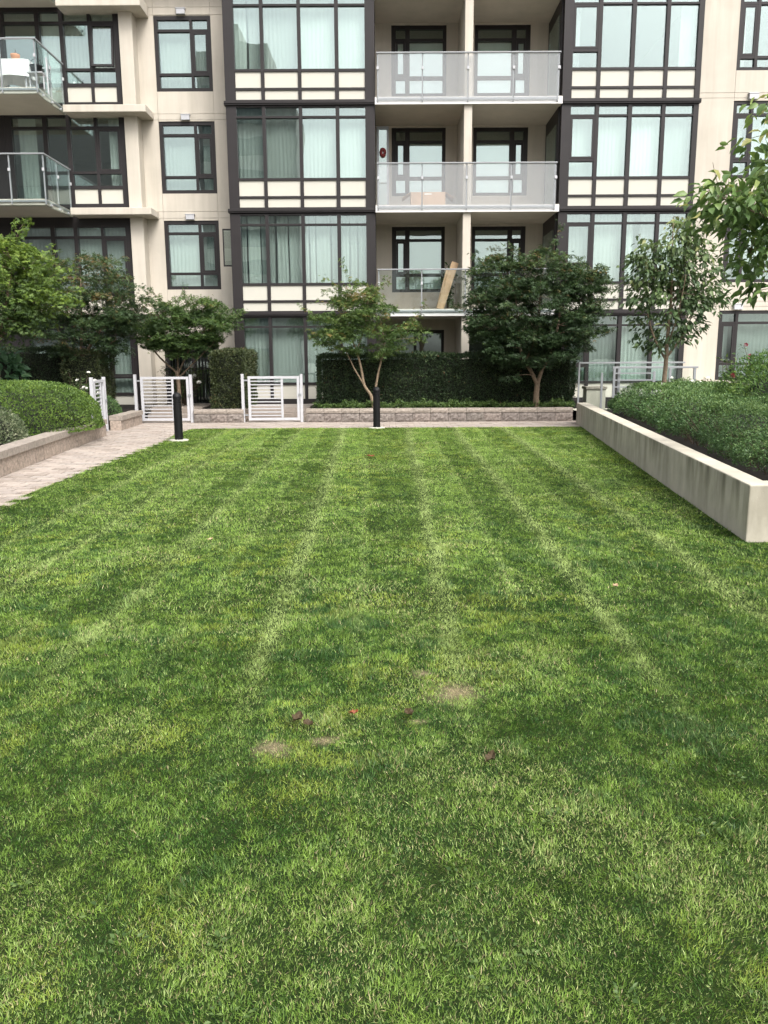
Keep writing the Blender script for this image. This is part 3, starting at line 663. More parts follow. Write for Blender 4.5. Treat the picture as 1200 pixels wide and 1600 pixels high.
# --- stucco: structural wall behind, panels with open joints in front
def stucco(x0, x1, Y, zj, opens, xs=None, back=.28, z0=0, z1=11.9):
    wx = sorted({x0, x1} | {v for o in opens for v in o[:2]})
    bk = MB()
    for a_, b_ in zip(wx[:-1], wx[1:]):
        hol = sorted([(o[2],o[3]) for o in opens if o[0] <= a_+1e-6 and o[1] >= b_-1e-6])
        z = z0
        for h in hol+[(z1,z1)]:
            if h[0]-z > .01: bk.box(a_+.001, b_-.001, Y+.022, Y+back, z, h[0])
            z = h[1]
    wall = bpart(bk, 'wall', M['stucco'])
    gap = .010
    zz = [z0]+[z for z in zj if z0 < z < z1]+[z1]
    for a_, b_ in zip(wx[:-1], wx[1:]):
        hol = sorted([(o[2],o[3]) for o in opens if o[0] <= a_+1e-6 and o[1] >= b_-1e-6])
        for c, d in zip(zz[:-1], zz[1:]):
            segs = [(c,d)]
            for h in hol:
                nx = []
                for s in segs:
                    if h[1] <= s[0] or h[0] >= s[1]: nx.append(s); continue
                    if h[0] > s[0]: nx.append((s[0],h[0]))
                    if h[1] < s[1]: nx.append((h[1],s[1]))
                segs = nx
            for s in segs:
                lo = s[0]+(gap/2 if s[0] in zz else 0); hi = s[1]-(gap/2 if s[1] in zz else 0)
                if hi-lo < .02: continue
                bpart(MB().box(a_+(gap/2 if a_ > x0 else 0), b_-(gap/2 if b_ < x1 else 0), Y, Y+.020, lo, hi), 'stucco_panel', M['stucco'], wall)
    return wall
lw = [(-6.40,-4.79,9.09,11.06),(-6.40,-4.80,6.34,8.30),(-6.40,-4.82,3.64,5.59)]
stucco(-6.88,-4.2,24.95,[3.0,3.16,5.66,5.84,8.34,8.50,11.08,11.28], [(-6.40,-4.80,z0,z1) for _,_,z0,z1 in lw], z0=2.9)
stucco(-6.88,-4.2,24.95,[], [(-6.55,-4.95,.02,2.3)], z1=2.9)
for (x0,x1,z0,z1) in lw:
    x1 = -4.80
    H = z1-z0
    window('wall_window', [(-6.30,-5.40),(-5.33,-4.90)], [(z0+.10,z0+.42),(z0+.49,z0+1.56),(z0+1.63,z1-.10)], 24.97, (x0,x1), (z0,z1), .12, sashes={(1,1)},
           curtain=[(-6.3,-5.36,z0+.05,z1-.05,'curtain'),(-5.34,-4.9,z0+.05,z1-.05,'curtain')] if z0 < 6 or z0 > 8 else [(-6.3,-5.36,z0+.05,z1-.05,'curtain',.012),(-5.2,-4.9,z0+.05,z1-.05,'curtain')])
    v = MB().box(-5.73,-5.49,24.86,24.951,z1+.02,z1+.15).box(-5.75,-5.47,24.85,24.951,z1+.15,z1+.175)
    bpart(v, 'vent_cover', M['cap_white'] if 'cap_white' in M else M['white_metal'], bevel=.006)
# dark door with bars at ground level
dw = window('patio_door', [(-6.45,-5.79),(-5.70,-5.05)], [(.2,2.2)], 24.98, (-6.55,-4.95), (.02,2.3), .1)

rw = [(9.57,11.6,9.19,11.2),(9.57,11.6,6.44,8.43),(9.57,11.6,3.66,5.64),(9.57,11.6,.94,2.89)]
stucco(8.53,15,23.76,[3.0,3.14,5.75,5.88,8.50,8.63,11.25], rw, z0=0)
for i, (x0,x1,z0,z1) in enumerate(rw):
    lo = z0+.42 if i else z0+.3
    window('wall_window', [(9.67,10.05),(10.13,11.5)], [(z0+.09,lo),(lo+.07,z1-.38),(z1-.31,z1-.09)], 23.78, (x0,x1), (z0,z1), .12, sashes={(0,1)},
           curtain=[(9.7,9.95,z0+.05,z1-.05,'curtain'),(10.1,11.5,z0+.05,z1-.05,'curtain',.014)] if i else [(9.7,9.85,z0+.05,z1-.05,'curtain')])
    bpart(MB().box(9.95,10.2,23.67,23.761,z1+.02,z1+.16).box(9.93,10.22,23.66,23.761,z1+.16,z1+.185), 'vent_cover', M['white_metal'], bevel=.006)

# --- left wing: pilaster, ledges, window walls, balconies
bpart(MB().box(-7.25,-6.88,24.5,25.3,0,11.9), 'pilaster', M['stucco'], bevel=.01)
for z in (2.88, 5.63, 8.33, 11.0):
    dz = .19 if z < 11 else .3
    bpart(MB().box(-8.80 if z > 3 else -12,-6.52,24.1,24.94,z,z+dz), 'ledge', M['stucco'], bevel=.012)
WC = [(-10.5,-9.62),(-9.5,-8.95),(-8.84,-8.16),(-8.08,-7.45)]
for z in (.05, 2.93, 5.90, 8.62):
    first = z > 8
    rows = [(z+.12,z+.52),(z+.61,z+.93),(z+1.0,z+2.13),(z+2.20,z+2.44)] if z > 1 else [(z+.12,z+.5),(z+.58,z+1.0),(z+1.07,z+2.3),(z+2.37,z+2.6)]
    top = z+2.50 if z > 1 else z+2.7
    cs = [(-8.86,-8.12,z+.55,top,'curtain'),(-8.1,-7.45,z+.55,top,'curtain')]
    if z > 8: cs = [(-9.5,-8.9,z+.1,top,'curtain'),(-8.86,-8.12,z+.55,top,'curtain'),(-8.1,-7.45,z+.55,top,'curtain')]
    if 5 < z < 6: cs = [(-7.82,-7.45,z+.55,top,'curtain'),(-10.4,-9.9,z+.1,top,'curtain')]
    if z < 3: cs = [(-10.4,-8.9,z+.1,top,'curtain'),(-8.86,-8.12,z+.55,top,'curtain'),(-8.1,-7.45,z+.55,top,'curtain')]
    window('window_wall', WC[2:], rows, 24.65, (-8.95,-7.25), (z,top), .14, (0,), sashes={(1,2)}, tilt={(1,2): R(7)} if first else {}, curtain=cs)
    window('window_wall', WC[:2], [(z+.1,z+2.13),(z+2.20,z+2.44)], 24.65, (-10.7,-8.9505), (z,top), .14, ())
    bpart(MB().box(-13.5,-10.71,24.66,24.9,z,top), 'wall', M['dark_frame'])
    bpart(MB().box(-13.5,-7.25,24.72,24.95,top+.001,z+2.74), 'wall', M['dark_frame'])
def rail(root, pts, z0, z1, glass, post_every, low=.0, name='glass_panel', bar=M['alu']):
    """glass guard along a polyline; returns nothing, parts are children of the balcony"""
    n_ = 0
    for (p, q) in zip(pts[:-1], pts[1:]):
        p = Vector((*p,0)); q = Vector((*q,0)); d = q-p; L = d.length; d.normalize()
        n = max(1, round(L/post_every)); s = L/n
        mt = Matrix.Translation(p-O)@Matrix.Rotation(math.atan2(d.y,d.x),4,'Z')
        MB().obox(mt, -.02, L+.02, -.03, .03, z1, z1+.035).build('handrail', bar, root, bevel=.005)
        for i in range(n):
            MB().obox(mt, i*s+.02, (i+1)*s-.02, -.008, .004, z0-low, z1-.012).build(name, glass, root)
        for i in range(n+1):
            if 0 < i or n_ == 0:
                x = min(max(i*s,.02),L-.02)
                o = MB().obox(mt, x-.016, x+.016, .008, .045, z0-.03, z1).build('post', bar, root)
                MB().obox(mt, x-.028, x+.028, -.028, .007, z0+(z1-z0)*.66, z0+(z1-z0)*.66+.075).build('clamp', M['white_metal'], o)
        MB().obox(mt, 0, L, .006, .04, z0+.03, z0+.075).build('bottom_rail', bar, root)
        n_ += 1
for (zb, zr) in ((8.40,9.68),(5.65,6.91),(11.17,12.4)):
    s = bpart(MB().box(-13.5,-8.92,22.74,24.648,zb,zb+.16), 'balcony', M['slab'], bevel=.008)
    rail(s, [(-13.5,22.70),(-8.90,22.70),(-8.90,24.55)], zb+.05, zr, M['rail_glass'], .46 if False else .92, low=.09)
    for y in (23.0,23.6,24.2): bpart(MB().box(-8.918,-8.87,y,y+.05,zb+.02,zb+.06), 'bracket', M['white_metal'], s)

# --- recessed balconies in the middle
bpart(MB().box(2.21,2.43,23.47,25.49,-.1,11.9), 'dividing_wall', M['stucco'], bevel=.012)
hol = []
for fi, F in enumerate(FL):
    if fi: hol += [(.28,1.87,F+.74,F+2.64),(2.68,4.29,F+.74,F+2.64)]
    else: hol += [(.10,1.87,.2,2.45),(2.55,4.4,.2,2.45)]
for (x0, x1, sel) in ((-.19,2.209,0),(2.431,4.84,1)):
    bk = MB(); hs_ = [h for k, h in enumerate(hol) if k % 2 == sel]
    xa, xb = min(h[0] for h in hs_), max(h[1] for h in hs_)
    bk.box(x0,xa,25.5,25.75,0,11.9); bk.box(xb,x1,25.5,25.75,0,11.9); z = 0
    for h in hs_:
        bk.box(xa,xb,25.5,25.75,z,h[2]); z = h[3]
        if h[0] > xa+.01: bk.box(xa,h[0],25.5,25.75,h[2],h[3])
        if h[1] < xb-.01: bk.box(h[1],xb,25.5,25.75,h[2],h[3])
    bk.box(xa,xb,25.5,25.75,z,11.9)
    bpart(bk, 'recess_wall', M['stucco'])
for fi, F in enumerate(FL):
    for k in (0,1):
        x0,x1,z0,z1 = hol[fi*2+k]
        if fi == 0:
            m_ = (x0+x1)/2
            window('patio_door', [(x0+.08,m_-.04),(m_+.04,x1-.08)], [(z0+.08,z1-.1)], 25.52, (x0,x1), (z0,z1), .12, curtain=[(x0,x1,z0,z1,'curtain')] if False else [(x0+.1,m_,z0,z1,'curtain')])
            continue
        xs = [(x0+.13,x0+.40),(x0+.53,x1-.10)] if k == 0 else [(x0+.10,x1-.53),(x1-.40,x1-.13)]
        zz = [(z0+.09,z0+.46),(z0+.55,z1-.42),(z1-.35,z1-.1)]
        btop = {3: z1-.42, 2: z1-.42, 1: z1-.38}[fi]
        cs = [(x0+.05,x1-.05,z0+.05,btop,'blind')]
        window('recess_window', xs, zz, 25.52, (x0,x1), (z0,z1), .12, sashes={(0 if k == 0 else 1,1)}, curtain=cs)
for F in FL[1:]+[11.1]:
    zb = F-.06
    s = bpart(MB().box(-.185,4.835,23.42,25.499,zb,zb+.19), 'balcony', M['slab'], bevel=.004)
    bpart(MB().box(-.185,4.835,23.39,23.419,zb-.01,zb+.03).box(-.185,4.835,23.395,23.419,zb+.031,zb+.17), 'edge_trim', M['slab_edge'], s)
    if F < 11:
        rail(s, [(-.13,23.36),(4.72,23.36)], zb+.07, F+1.17, M['rail_glass'] if F < 3 else M['frosted'], 1.21, low=.0)
        rail(s, [(4.72,23.36),(4.72,23.46)], zb+.07, F+1.17, M['rail_glass'] if F < 3 else M['frosted'], 1.2)
# open balcony door with a wreath, second floor from the top
dr = bpart(MB().box(-.15,-.09,24.6,24.66,5.75,8.05).box(.13,.19,24.6,24.66,5.75,8.05).box(-.09,.13,24.603,24.657,7.97,8.05).box(-.09,.13,24.603,24.657,5.75,5.93), 'balcony_door', M['alu'])
bpart(MB().box(-.09,.13,24.625,24.637,5.93,7.97), 'pane', M['glass'], dr)
bpart(MB().box(.135,.155,24.56,24.6,6.75,6.95), 'handle', M['white_metal'], dr)
# dark flank of the right bay inside the recess
bpart(MB().box(4.80,4.838,23.7,25.48,.15,11.0), 'flank_panel', M['dark_frame'])
for F in FL[1:]:
    bpart(MB().box(4.782,4.799,23.95,25.25,F+.25,F+2.3), 'flank_glass', M['glass'])

# --- rooms behind the glass
it = MB()
for z in (0,2.83,5.60,8.35,11.1):
    it.box(-4.04,-.34,23.7,29.8,z-.08,z+.04); it.box(4.99,8.38,23.7,29.8,z-.08,z+.04)
    it.box(-13.4,-6.9,25.0,29.8,z-.08,z+.04); it.box(-6.86,-4.23,25.3,29.8,z-.08,z+.04); it.box(-.3,4.8,25.78,29.8,z-.08,z+.04); it.box(8.56,14.9,24.1,29.8,z-.08,z+.04)
it.box(-13.5,15,29.85,30.1,0,11.9)
for x in (-13.45,-6.9,-4.21,-.31,2.3,4.82,8.54,14.9):
    it.box(x-.008,x+.008,25.8 if -1 < x < 5 else 25.25,29.84,0,11.9)
bpart(it, 'interior', M['interior'])
bpart(MB().box(-13.5,15,25.76,30.1,11.91,12.1).box(-13.5,-4.2,24.4,25.75,11.91,12.1).box(-4.19,-.2,23.6,25.75,11.91,12.1).box(-.19,4.83,23.5,25.75,11.91,12.1).box(4.84,15,23.6,25.75,11.91,12.1), 'light_block_roof', M['slab'])  # unseen cover added above the rooms to keep light out
bpart(MB().box(-13.9,-13.51,24.6,30.1,0,12), 'end_wall', M['stucco']); bpart(MB().box(15.01,15.3,23.8,30.1,0,12), 'end_wall', M['stucco'])
# ================================================================== GATES, BOLLARDS, RAILINGS
def gate(label, x0, x1, y, rz=0, origin=None, z=.05, h=1.17, light=M['white_metal']):
    g = thing('garden_gate', label, 'gate', (x0,y,0) if origin is None else (*origin,0), rz, 'white slatted garden gates')
    w = x1-x0
    MB().box(-.01,.06,-.035,.035,0,h+.06).build('post', light, g, bevel=.004)
    MB().box(w-.07,w,-.035,.035,0,h+.05).build('post', light, g, bevel=.004)
    a, b = .16, w-.085; s = .065
    fr = MB().box(a,a+s,-.025,.025,z,h).box(b-s,b,-.025,.025,z,h).box(a+s,b-s,-.022,.022,h-s,h-.002).box(a+s,b-s,-.022,.022,z+.002,z+s)
    m = a+(b-a)*.66
    fr.box(m-.028,m+.028,-.022,.022,z+s+.001,h-s-.001)
    fo = fr.build('gate_frame', light, g, bevel=.003)
    n = 11; me = None
    for i in range(n):
        zz = z+s+(h-2*s-z)*(i+.7)/(n+.4)
        if me is None: me = MB().box(a+s,m-.028,-.012,.012,-.013,.013).mesh('slat'); me.materials.append(light)
        o = bpy.data.objects.new('slat', me); C.objects.link(o); o.parent = g; o.location = (0,0,zz)
    for zz in (z+.12,h-.12):
        MB().box(.06,a,-.012,.012,zz,zz+.035).build('hinge', M['alu'], g)
    MB().box(b-.02,b+.05,-.05,-.026,z+.62,z+.68).build('latch', M['alu'], g)
    return g
gate('white slatted metal gate nearest the wide dark hedge, right of the clipped bronze hedge', -3.62, -2.06, 21.0)
gate('white slatted metal gate behind the left black bollard', -6.36, -4.88, 21.0)
gate('narrow side-on metal gate between the round bush and the white roses', 0, 1.05, 0, rz=R(94), origin=(-6.26,17.62))
def bollard(label, x, y):
    b = thing('bollard', label, 'bollard', (x,y,0), 0, 'black bollards at the lawn edge')
    MB().lathe(0,0,[(.083,.02),(.083,.74),(.076,.745),(.076,.755),(.083,.76),(.083,.795),(.076,.80),(.076,.81),(.083,.815),(.083,.845),(.089,.85),(.089,.875),(.085,.89),(.072,.925),(.045,.95),(0,.96)], 24).build('post', M['black_paint'], b, smooth=False)
    MB().prism([(.19*math.cos(q*math.pi/5+.3)*(1+.08*math.sin(q*3)), .19*math.sin(q*math.pi/5+.3)) for q in range(10)], -.05, .018).build('footing', M['footing'], b, bevel=.008)
    for k in range(3):
        an = 2*math.pi*k/3+.5; MB().lathe(.105*math.cos(an),.105*math.sin(an),[(.011,.018),(.011,.03),(0,.031)],8).build('bolt', M['alu'], b)
bollard('black bollard at the far lawn edge in front of the wide hedge', -.16, 19.12)
bollard('black bollard at the lawn corner beside the paved path', -4.12, 16.36)
# dark picket fence before the ground floor door, left
pf = thing('picket_fence', 'dark metal picket fence behind the middle gate and maple', 'fence', (-6.42,24.3,0))
MB().box(0,1.5,-.02,.02,1.30,1.35).box(0,1.5,-.02,.02,.3,.35).build('fence_rail', M['black_paint'], pf)
pm = MB().box(-.012,.012,-.015,.015,.12,2.15).mesh('picket'); pm.materials.append(M['black_paint'])
for i in range(16):
    o = bpy.data.objects.new('picket', pm); C.objects.link(o); o.parent = pf; o.location = (.02+i*.097,.036,0)
# patio railing at the right
gr = thing('glass_railing', 'grey metal patio railing with glass panels behind the right planter', 'railing', (5.2,20.7,0))
for (x0,x1,y0,y1,zt) in ((0,3.2,.0,.0,1.37),):
    MB().box(x0+.55,x1-.5,-.03,.03,zt-.05,zt).build('handrail', M['alu'], gr, bevel=.006)
    for i, x in enumerate((.60,.72,2.0,2.62)): MB().box(x-.03,x+.03,-.027,.027,.1,zt-.051).build('post', M['alu'], gr, bevel=.004)
    for (a_, b_) in ((.76,1.96),(2.04,2.58)): MB().box(a_,b_,-.006,.006,.25,zt-.1).build('glass_panel', M['rail_glass'], gr)
MB().box(-.15,2.6,.62,.66,1.44,1.48).build('handrail', M['alu'], gr, bevel=.004)
for x in (-.13,): MB().box(x-.02,x+.02,.62,.66,.1,1.439).build('post', M['alu'], gr)
MB().box(-.10,2.5,.635,.647,.2,1.42).build('glass_panel', M['rail_glass'], gr)
rg = thing('patio_gate', 'grey metal patio gate with thin rails behind the right railing', 'gate', (5.45,20.62,0))
for (x0, x1, zt) in ((0,.05,1.22),(.30,.35,1.25),(1.3,1.36,1.25)): MB().box(x0,x1,-.02,.02,.1,zt).build('post', M['alu'], rg, bevel=.003)
for z in (.45,.65,.85,1.02,1.19): MB().box(.351,1.299,-.012,.012,z,z+.03).build('slat', M['alu'], rg)
ps = thing('pillar', 'small beige stone pillar at the end of the wide hedge', 'pillar', (5.55,21.6,0))
MB().box(-.25,.25,-.2,.2,.1,.78).build('shaft', M['stucco'], ps, bevel=.01); MB().box(-.28,.28,-.23,.23,.781,.85).build('cap', M['cap'], ps, bevel=.01)

# ================================================================== PLANTS
def hedge(label, x0, x1, y0, y1, z0, z1, m, dens=1500, size=.055, rz=0, seed=0, loc=None):
    cx, cy = (x0+x1)/2, (y0+y1)/2
    h = thing('clipped_hedge', label, 'hedge', (cx,cy,z0), rz)
    a, b, H = (x1-x0)/2, (y1-y0)/2, z1-z0
    faces = [((-a,-b,0),(2*a,0,0),(0,0,H),(0,-1,0)),((-a,b,0),(2*a,0,0),(0,0,H),(0,1,0)),((-a,-b,0),(0,2*b,0),(0,0,H),(-1,0,0)),((a,-b,0),(0,2*b,0),(0,0,H),(1,0,0)),((-a,-b,H),(2*a,0,0),(0,2*b,0),(0,0,1))]
    P, Nn = [], []
    for o, u, v, nr in faces:
        o, u, v, nr = map(np.array, (o,u,v,nr)); ar = np.linalg.norm(u)*np.linalg.norm(v); n = int(ar*dens)
        s, t = rng.random(n), rng.random(n); p = o+u*s[:,None]+v*t[:,None]
        q = fbm(p@np.array([1,.7,0])+seed, p[:,2]+p[:,1]*.8, 2.0, seed)-.5
        q2 = fbm(p@np.array([1,.7,0])+seed, p[:,2]+p[:,1]*.8, 9.0, seed+3)-.5
        P.append(p+nr*(q*.16+q2*.16-rng.random(n)*.06)[:,None]); Nn.append(np.repeat(nr[None].astype(float),n,0))
    P = np.concatenate(P); Nn = np.concatenate(Nn); n = len(P)
    # rounded arrises
    P[:,2] -= .04*smooth(a-.12,a,np.abs(P[:,0]))*smooth(H-.2,H,P[:,2])
    P[:,2] = np.maximum(P[:,2], .01)
    D = Nn*.7+np.array([0,0,.35])+rnd(n)*.75
    clump = fbm(P[:,0]*1+P[:,1], P[:,2], 6, seed+1)
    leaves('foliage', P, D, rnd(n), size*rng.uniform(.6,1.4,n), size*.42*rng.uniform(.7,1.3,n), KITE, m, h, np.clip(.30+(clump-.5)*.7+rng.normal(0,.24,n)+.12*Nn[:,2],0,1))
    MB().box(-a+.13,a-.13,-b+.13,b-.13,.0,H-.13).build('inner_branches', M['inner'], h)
    return h
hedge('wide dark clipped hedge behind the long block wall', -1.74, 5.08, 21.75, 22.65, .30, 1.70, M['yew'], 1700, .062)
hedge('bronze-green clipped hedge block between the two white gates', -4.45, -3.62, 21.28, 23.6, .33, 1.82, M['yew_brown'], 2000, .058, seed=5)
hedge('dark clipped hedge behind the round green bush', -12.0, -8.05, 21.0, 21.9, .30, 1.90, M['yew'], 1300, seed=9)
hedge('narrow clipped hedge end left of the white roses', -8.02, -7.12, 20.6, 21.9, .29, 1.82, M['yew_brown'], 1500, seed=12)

def mound(name, label, cat, c, r, m, n, size, lw=.5, tmpl=KITE, seed=0, bump=.12, core=True, up=.3, flat_=1.0, hollow=.25):
    """rounded bush: shell of leaves over a dark twig core"""
    b = thing(name, label, cat, c)
    d = rnd(n); d[:,2] = np.abs(d[:,2])*1.0-.18*rng.random(n)
    d = unit(d); q = np.sign(d)*np.abs(d)**flat_
    bulge = 1+bump*(fbm(d[:,0]*2+seed, d[:,1]*2+d[:,2]*1.7, 1.6, seed)-.5)*2+bump*.5*(fbm(d[:,0]*2, d[:,1]*2+d[:,2]*2, 5, seed+2)-.5)*2
    P = q*np.array(r)*(bulge*(1-hollow*rng.random(n)**2.2))[:,None]
    P[:,2] = np.maximum(P[:,2], .02)
    D = d*.8+rnd(n)*.75+np.array([0,0,up])
    leaves('foliage', P, D, d+rnd(n)*.7, size*rng.uniform(.6,1.35,n), size*lw*rng.uniform(.7,1.3,n), tmpl, m, b, np.clip(.45+(fbm(P[:,0],P[:,1]+P[:,2],5,seed)-.5)*.8+rng.normal(0,.2,n),0,1))
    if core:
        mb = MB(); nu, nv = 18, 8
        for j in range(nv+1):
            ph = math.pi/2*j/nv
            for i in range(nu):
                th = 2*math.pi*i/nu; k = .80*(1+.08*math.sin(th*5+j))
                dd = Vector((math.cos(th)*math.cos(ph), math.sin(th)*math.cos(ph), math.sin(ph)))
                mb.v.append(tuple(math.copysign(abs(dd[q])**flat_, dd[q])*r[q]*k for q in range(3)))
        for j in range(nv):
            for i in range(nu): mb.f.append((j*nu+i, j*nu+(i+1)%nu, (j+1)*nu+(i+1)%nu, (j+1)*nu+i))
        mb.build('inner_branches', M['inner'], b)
    return b
mound('round_bush', 'large rounded bright green box bush above the pinkish wall', 'bush', (-6.95,15.6,.30), (1.42,1.75,.92), M['box'], 30000, .038, .55, seed=3, bump=.045, flat_=.85, hollow=.10)
mound('round_bush', 'small grey-green variegated bush at the left edge in front of the bright green bush', 'bush', (-6.52,13.25,.30), (.62,.75,.58), M['grey_leaf'], 6500, .045, .42, seed=8, bump=.1)
mound('large_leaf_shrub', 'broad-leaved pale green shrub in front of the left hedge', 'shrub', (-8.95,19.3,.30), (.75,.5,1.50), M['hydrangea'], 620, .19, .62, LEAF, seed=4, bump=.15, up=-.1)
mound('low_bush', 'low fine-leaved bush beside the middle gate on the block wall', 'bush', (-7.0,20.0,.29), (.55,.75,.50), M['honeysuckle'], 3500, .045, .4, seed=6)
mound('round_bush', 'tall feathery green bush with red flowers at the right edge', 'bush', (6.75,13.1,.33), (1.55,1.5,1.38), M['feather'], 21000, .060, .38, seed=14, bump=.12, up=.15, hollow=.15)

def low_hedge():
    """spreading low hedge in the right planter: a carpet of twigs with a frayed front edge"""
    h = thing('low_hedge', 'spreading low green hedge filling the right concrete planter', 'hedge', (5.6,13,.33))
    n = 95000
    y = 7.7+(19.6-7.7)*rng.random(n)**1.35; e = 3.43+(y-7.26)*.1256+.30+(fbm(y*0,y,1.1,3)-.5)*.45+(fbm(y*0+4,y,4,5)-.5)*.2
    e = np.where(y > 18.6, e+(y-18.6)*.9, e); e = np.where(y < 8.5, e+(8.5-y)*.25, e)
    w = np.where(y > 17, 2.6, 3.6)
    u = rng.random(n)**1.5*w
    xm = e+u
    hump = .60+.09*(fbm(xm,y,1.0,6)-.5)*2+.06*(fbm(xm,y,3.2,8)-.5)*2+.08*smooth(9,15,y)
    edge = smooth(0,.55,u); top = hump*(.42+.58*np.sqrt(edge))
    face = rng.random(n)
    # front skirt hangs over dark soil: leaves below the top only near the edge
    depth = np.where(u < .5, rng.random(n)**1.3*.60*top, rng.random(n)**2*.10)
    x = xm; z = .33+top-depth; z = np.maximum(z, .40)
    P = np.stack([x,y,z],1)-np.array([5.6,13,.33])
    D = np.stack([-(1-edge)*.8, -.15+0*u, .25+edge*.4],1)+rnd(n)*.85
    sz = np.where(y < 12, .029, .038)*rng.uniform(.6,1.4,n)
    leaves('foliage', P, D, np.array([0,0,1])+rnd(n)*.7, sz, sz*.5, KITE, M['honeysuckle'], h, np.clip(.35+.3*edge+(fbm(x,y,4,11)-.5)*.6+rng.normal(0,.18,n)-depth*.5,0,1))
    tw = MB()
    for i in range(420):
        yy = random.uniform(7.8,19); xx = 3.43+(yy-7.26)*.1256+.55+random.random()**1.5*1.2
        p = Vector((xx,yy,.33)); q = p+Vector((random.uniform(-.35,.1),random.uniform(-.2,.2),random.uniform(.25,.5)))
        tw.tube([p-Vector((5.6,13,.33)), (p+q)/2-Vector((5.6,13,.33))+Vector((0,0,.05)), q-Vector((5.6,13,.33))], [.008,.006,.003], 4)
    tag(tw.build('stems', M['twig'], h), kind='stuff')
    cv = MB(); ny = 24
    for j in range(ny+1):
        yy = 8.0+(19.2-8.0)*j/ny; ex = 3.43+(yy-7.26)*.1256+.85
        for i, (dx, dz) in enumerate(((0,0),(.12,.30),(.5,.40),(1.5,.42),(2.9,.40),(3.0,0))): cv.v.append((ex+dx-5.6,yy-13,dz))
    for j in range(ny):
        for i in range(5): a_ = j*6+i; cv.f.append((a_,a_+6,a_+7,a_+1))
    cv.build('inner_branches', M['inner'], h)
low_hedge()
def cover():
    n = 9000; g = thing('ground_cover', 'strip of bright leafy ground cover along the top of the long block wall', 'ground cover', (1.6,21.45,.30))
    x = rng.uniform(-1.85,4.95,n); y = rng.uniform(21.22,21.72,n); hgt = (.06+.13*fbm(x,y,2.6,3)+.10*smooth(.5,.75,fbm(x,y,5,6)))
    z = hgt*rng.random(n)**.5
    k = fbm(x,y,1.4,8) > .30; x, y, z = x[k], y[k], z[k]; n = len(x)
    leaves('foliage', np.stack([x-1.6,y-21.45,z],1), np.array([0,-.3,.3])+rnd(n), np.array([0,-.2,1])+rnd(n)*.6, rng.uniform(.035,.075,n), rng.uniform(.02,.045,n), KITE, M['cover'], g)
cover()
tag(bpy.data.objects['ground_cover'], kind='stuff')

def flower_shrub(label, c, r, h, nst, nfl, fm=M['petal'], fr=.05, leafsize=.06, name='rose_bush', cat='rose bush', seed=0, lm=None):
    rr = random.Random(seed); b = thing(name, label, cat, c); st = MB(); P, D = [], []; tips = []
    for i in range(nst):
        an = rr.uniform(0,6.28); rad = r*math.sqrt(rr.random()); hh = h*rr.uniform(.55,1.05)
        pts = [Vector((math.cos(an)*rad*t*.95+.03*math.sin(5*t+i), math.sin(an)*rad*t*.95, hh*t*(1.15-.15*t))) for t in (0,.25,.5,.75,1)]
        st.tube(pts, [.008,.007,.006,.005,.003], 5); tips.append(pts[-1])
        for k in range(int(26*hh)+6):
            t = rr.uniform(.2,1); j = min(3,int(t*4)); p = pts[j].lerp(pts[j+1], t*4-j)
            q = Vector((rr.gauss(0,1),rr.gauss(0,1),rr.gauss(.2,.6))).normalized()
            P.append(p+q*.06); D.append(q)
    st.build('stems', M['twig'], b)
    P = np.array(P); D = np.array(D); n = len(P)
    leaves('foliage', P, D, np.array([0,0,1])+rnd(n)*.6, leafsize*rng.uniform(.7,1.3,n), leafsize*.6*rng.uniform(.7,1.2,n), LEAF, lm or M['rose_leaf'], b)
    rr.shuffle(tips)
    for i in range(nfl):
        p = tips[i % len(tips)]+Vector((rr.uniform(-.05,.05),-rr.uniform(.0,.12),rr.uniform(-.25 if i >= len(tips) else -.03,.03)))
        f = MB(); R0 = fr*rr.uniform(.7,1.2); tilt = Euler((rr.uniform(.3,1.2),rr.uniform(-.5,.5),0)).to_matrix()
        for ring, (nr, ra, zz, ln) in enumerate(((6,.25,0,1),(5,.15,.25,.75),(4,.08,.4,.5))):
            for k in range(nr):
                an = 6.283*k/nr+ring*.5; cs, sn = math.cos(an), math.sin(an); w = .55*ln
                pts = [Vector((cs*ra,sn*ra,zz)), Vector((cs*(ra+.5*ln)-sn*w*.6, sn*(ra+.5*ln)+cs*w*.6, zz+.35)), Vector((cs*(ra+.85*ln),sn*(ra+.85*ln),zz+.5)), Vector((cs*(ra+.5*ln)+sn*w*.6, sn*(ra+.5*ln)-cs*w*.6, zz+.35))]
                bb = len(f.v); f.v += [tuple(p+tilt@(q*R0)) for q in pts]; f.f.append((bb,bb+1,bb+2,bb+3))
        f.build('flower', fm, b)
    return b
flower_shrub('white rose bush beside the narrow side-on gate', (-6.95,18.95,.29), .55, 1.0, 30, 10, fr=.042, seed=2)
flower_shrub('white rose bush with few blooms behind the middle gate', (-5.55,23.0,.33), .72, 1.15, 46, 6, fr=.06, seed=5)
flower_shrub('cream rose bush under the dogwood behind the low hedge', (6.35,17.4,.33), .75, .80, 34, 14, M['petal'], .045, seed=8)
flower_shrub('upright pale green rose shoot between the cream roses and the red flowered bush', (6.55,15.6,.33), .18, 1.25, 5, 0, leafsize=.085, seed=11, lm=M['cover'])
flower_shrub('red rose stems standing above the feathery bush', (6.2,13.4,.5), .7, 1.25, 6, 5, M['petal_red'], .05, seed=13)

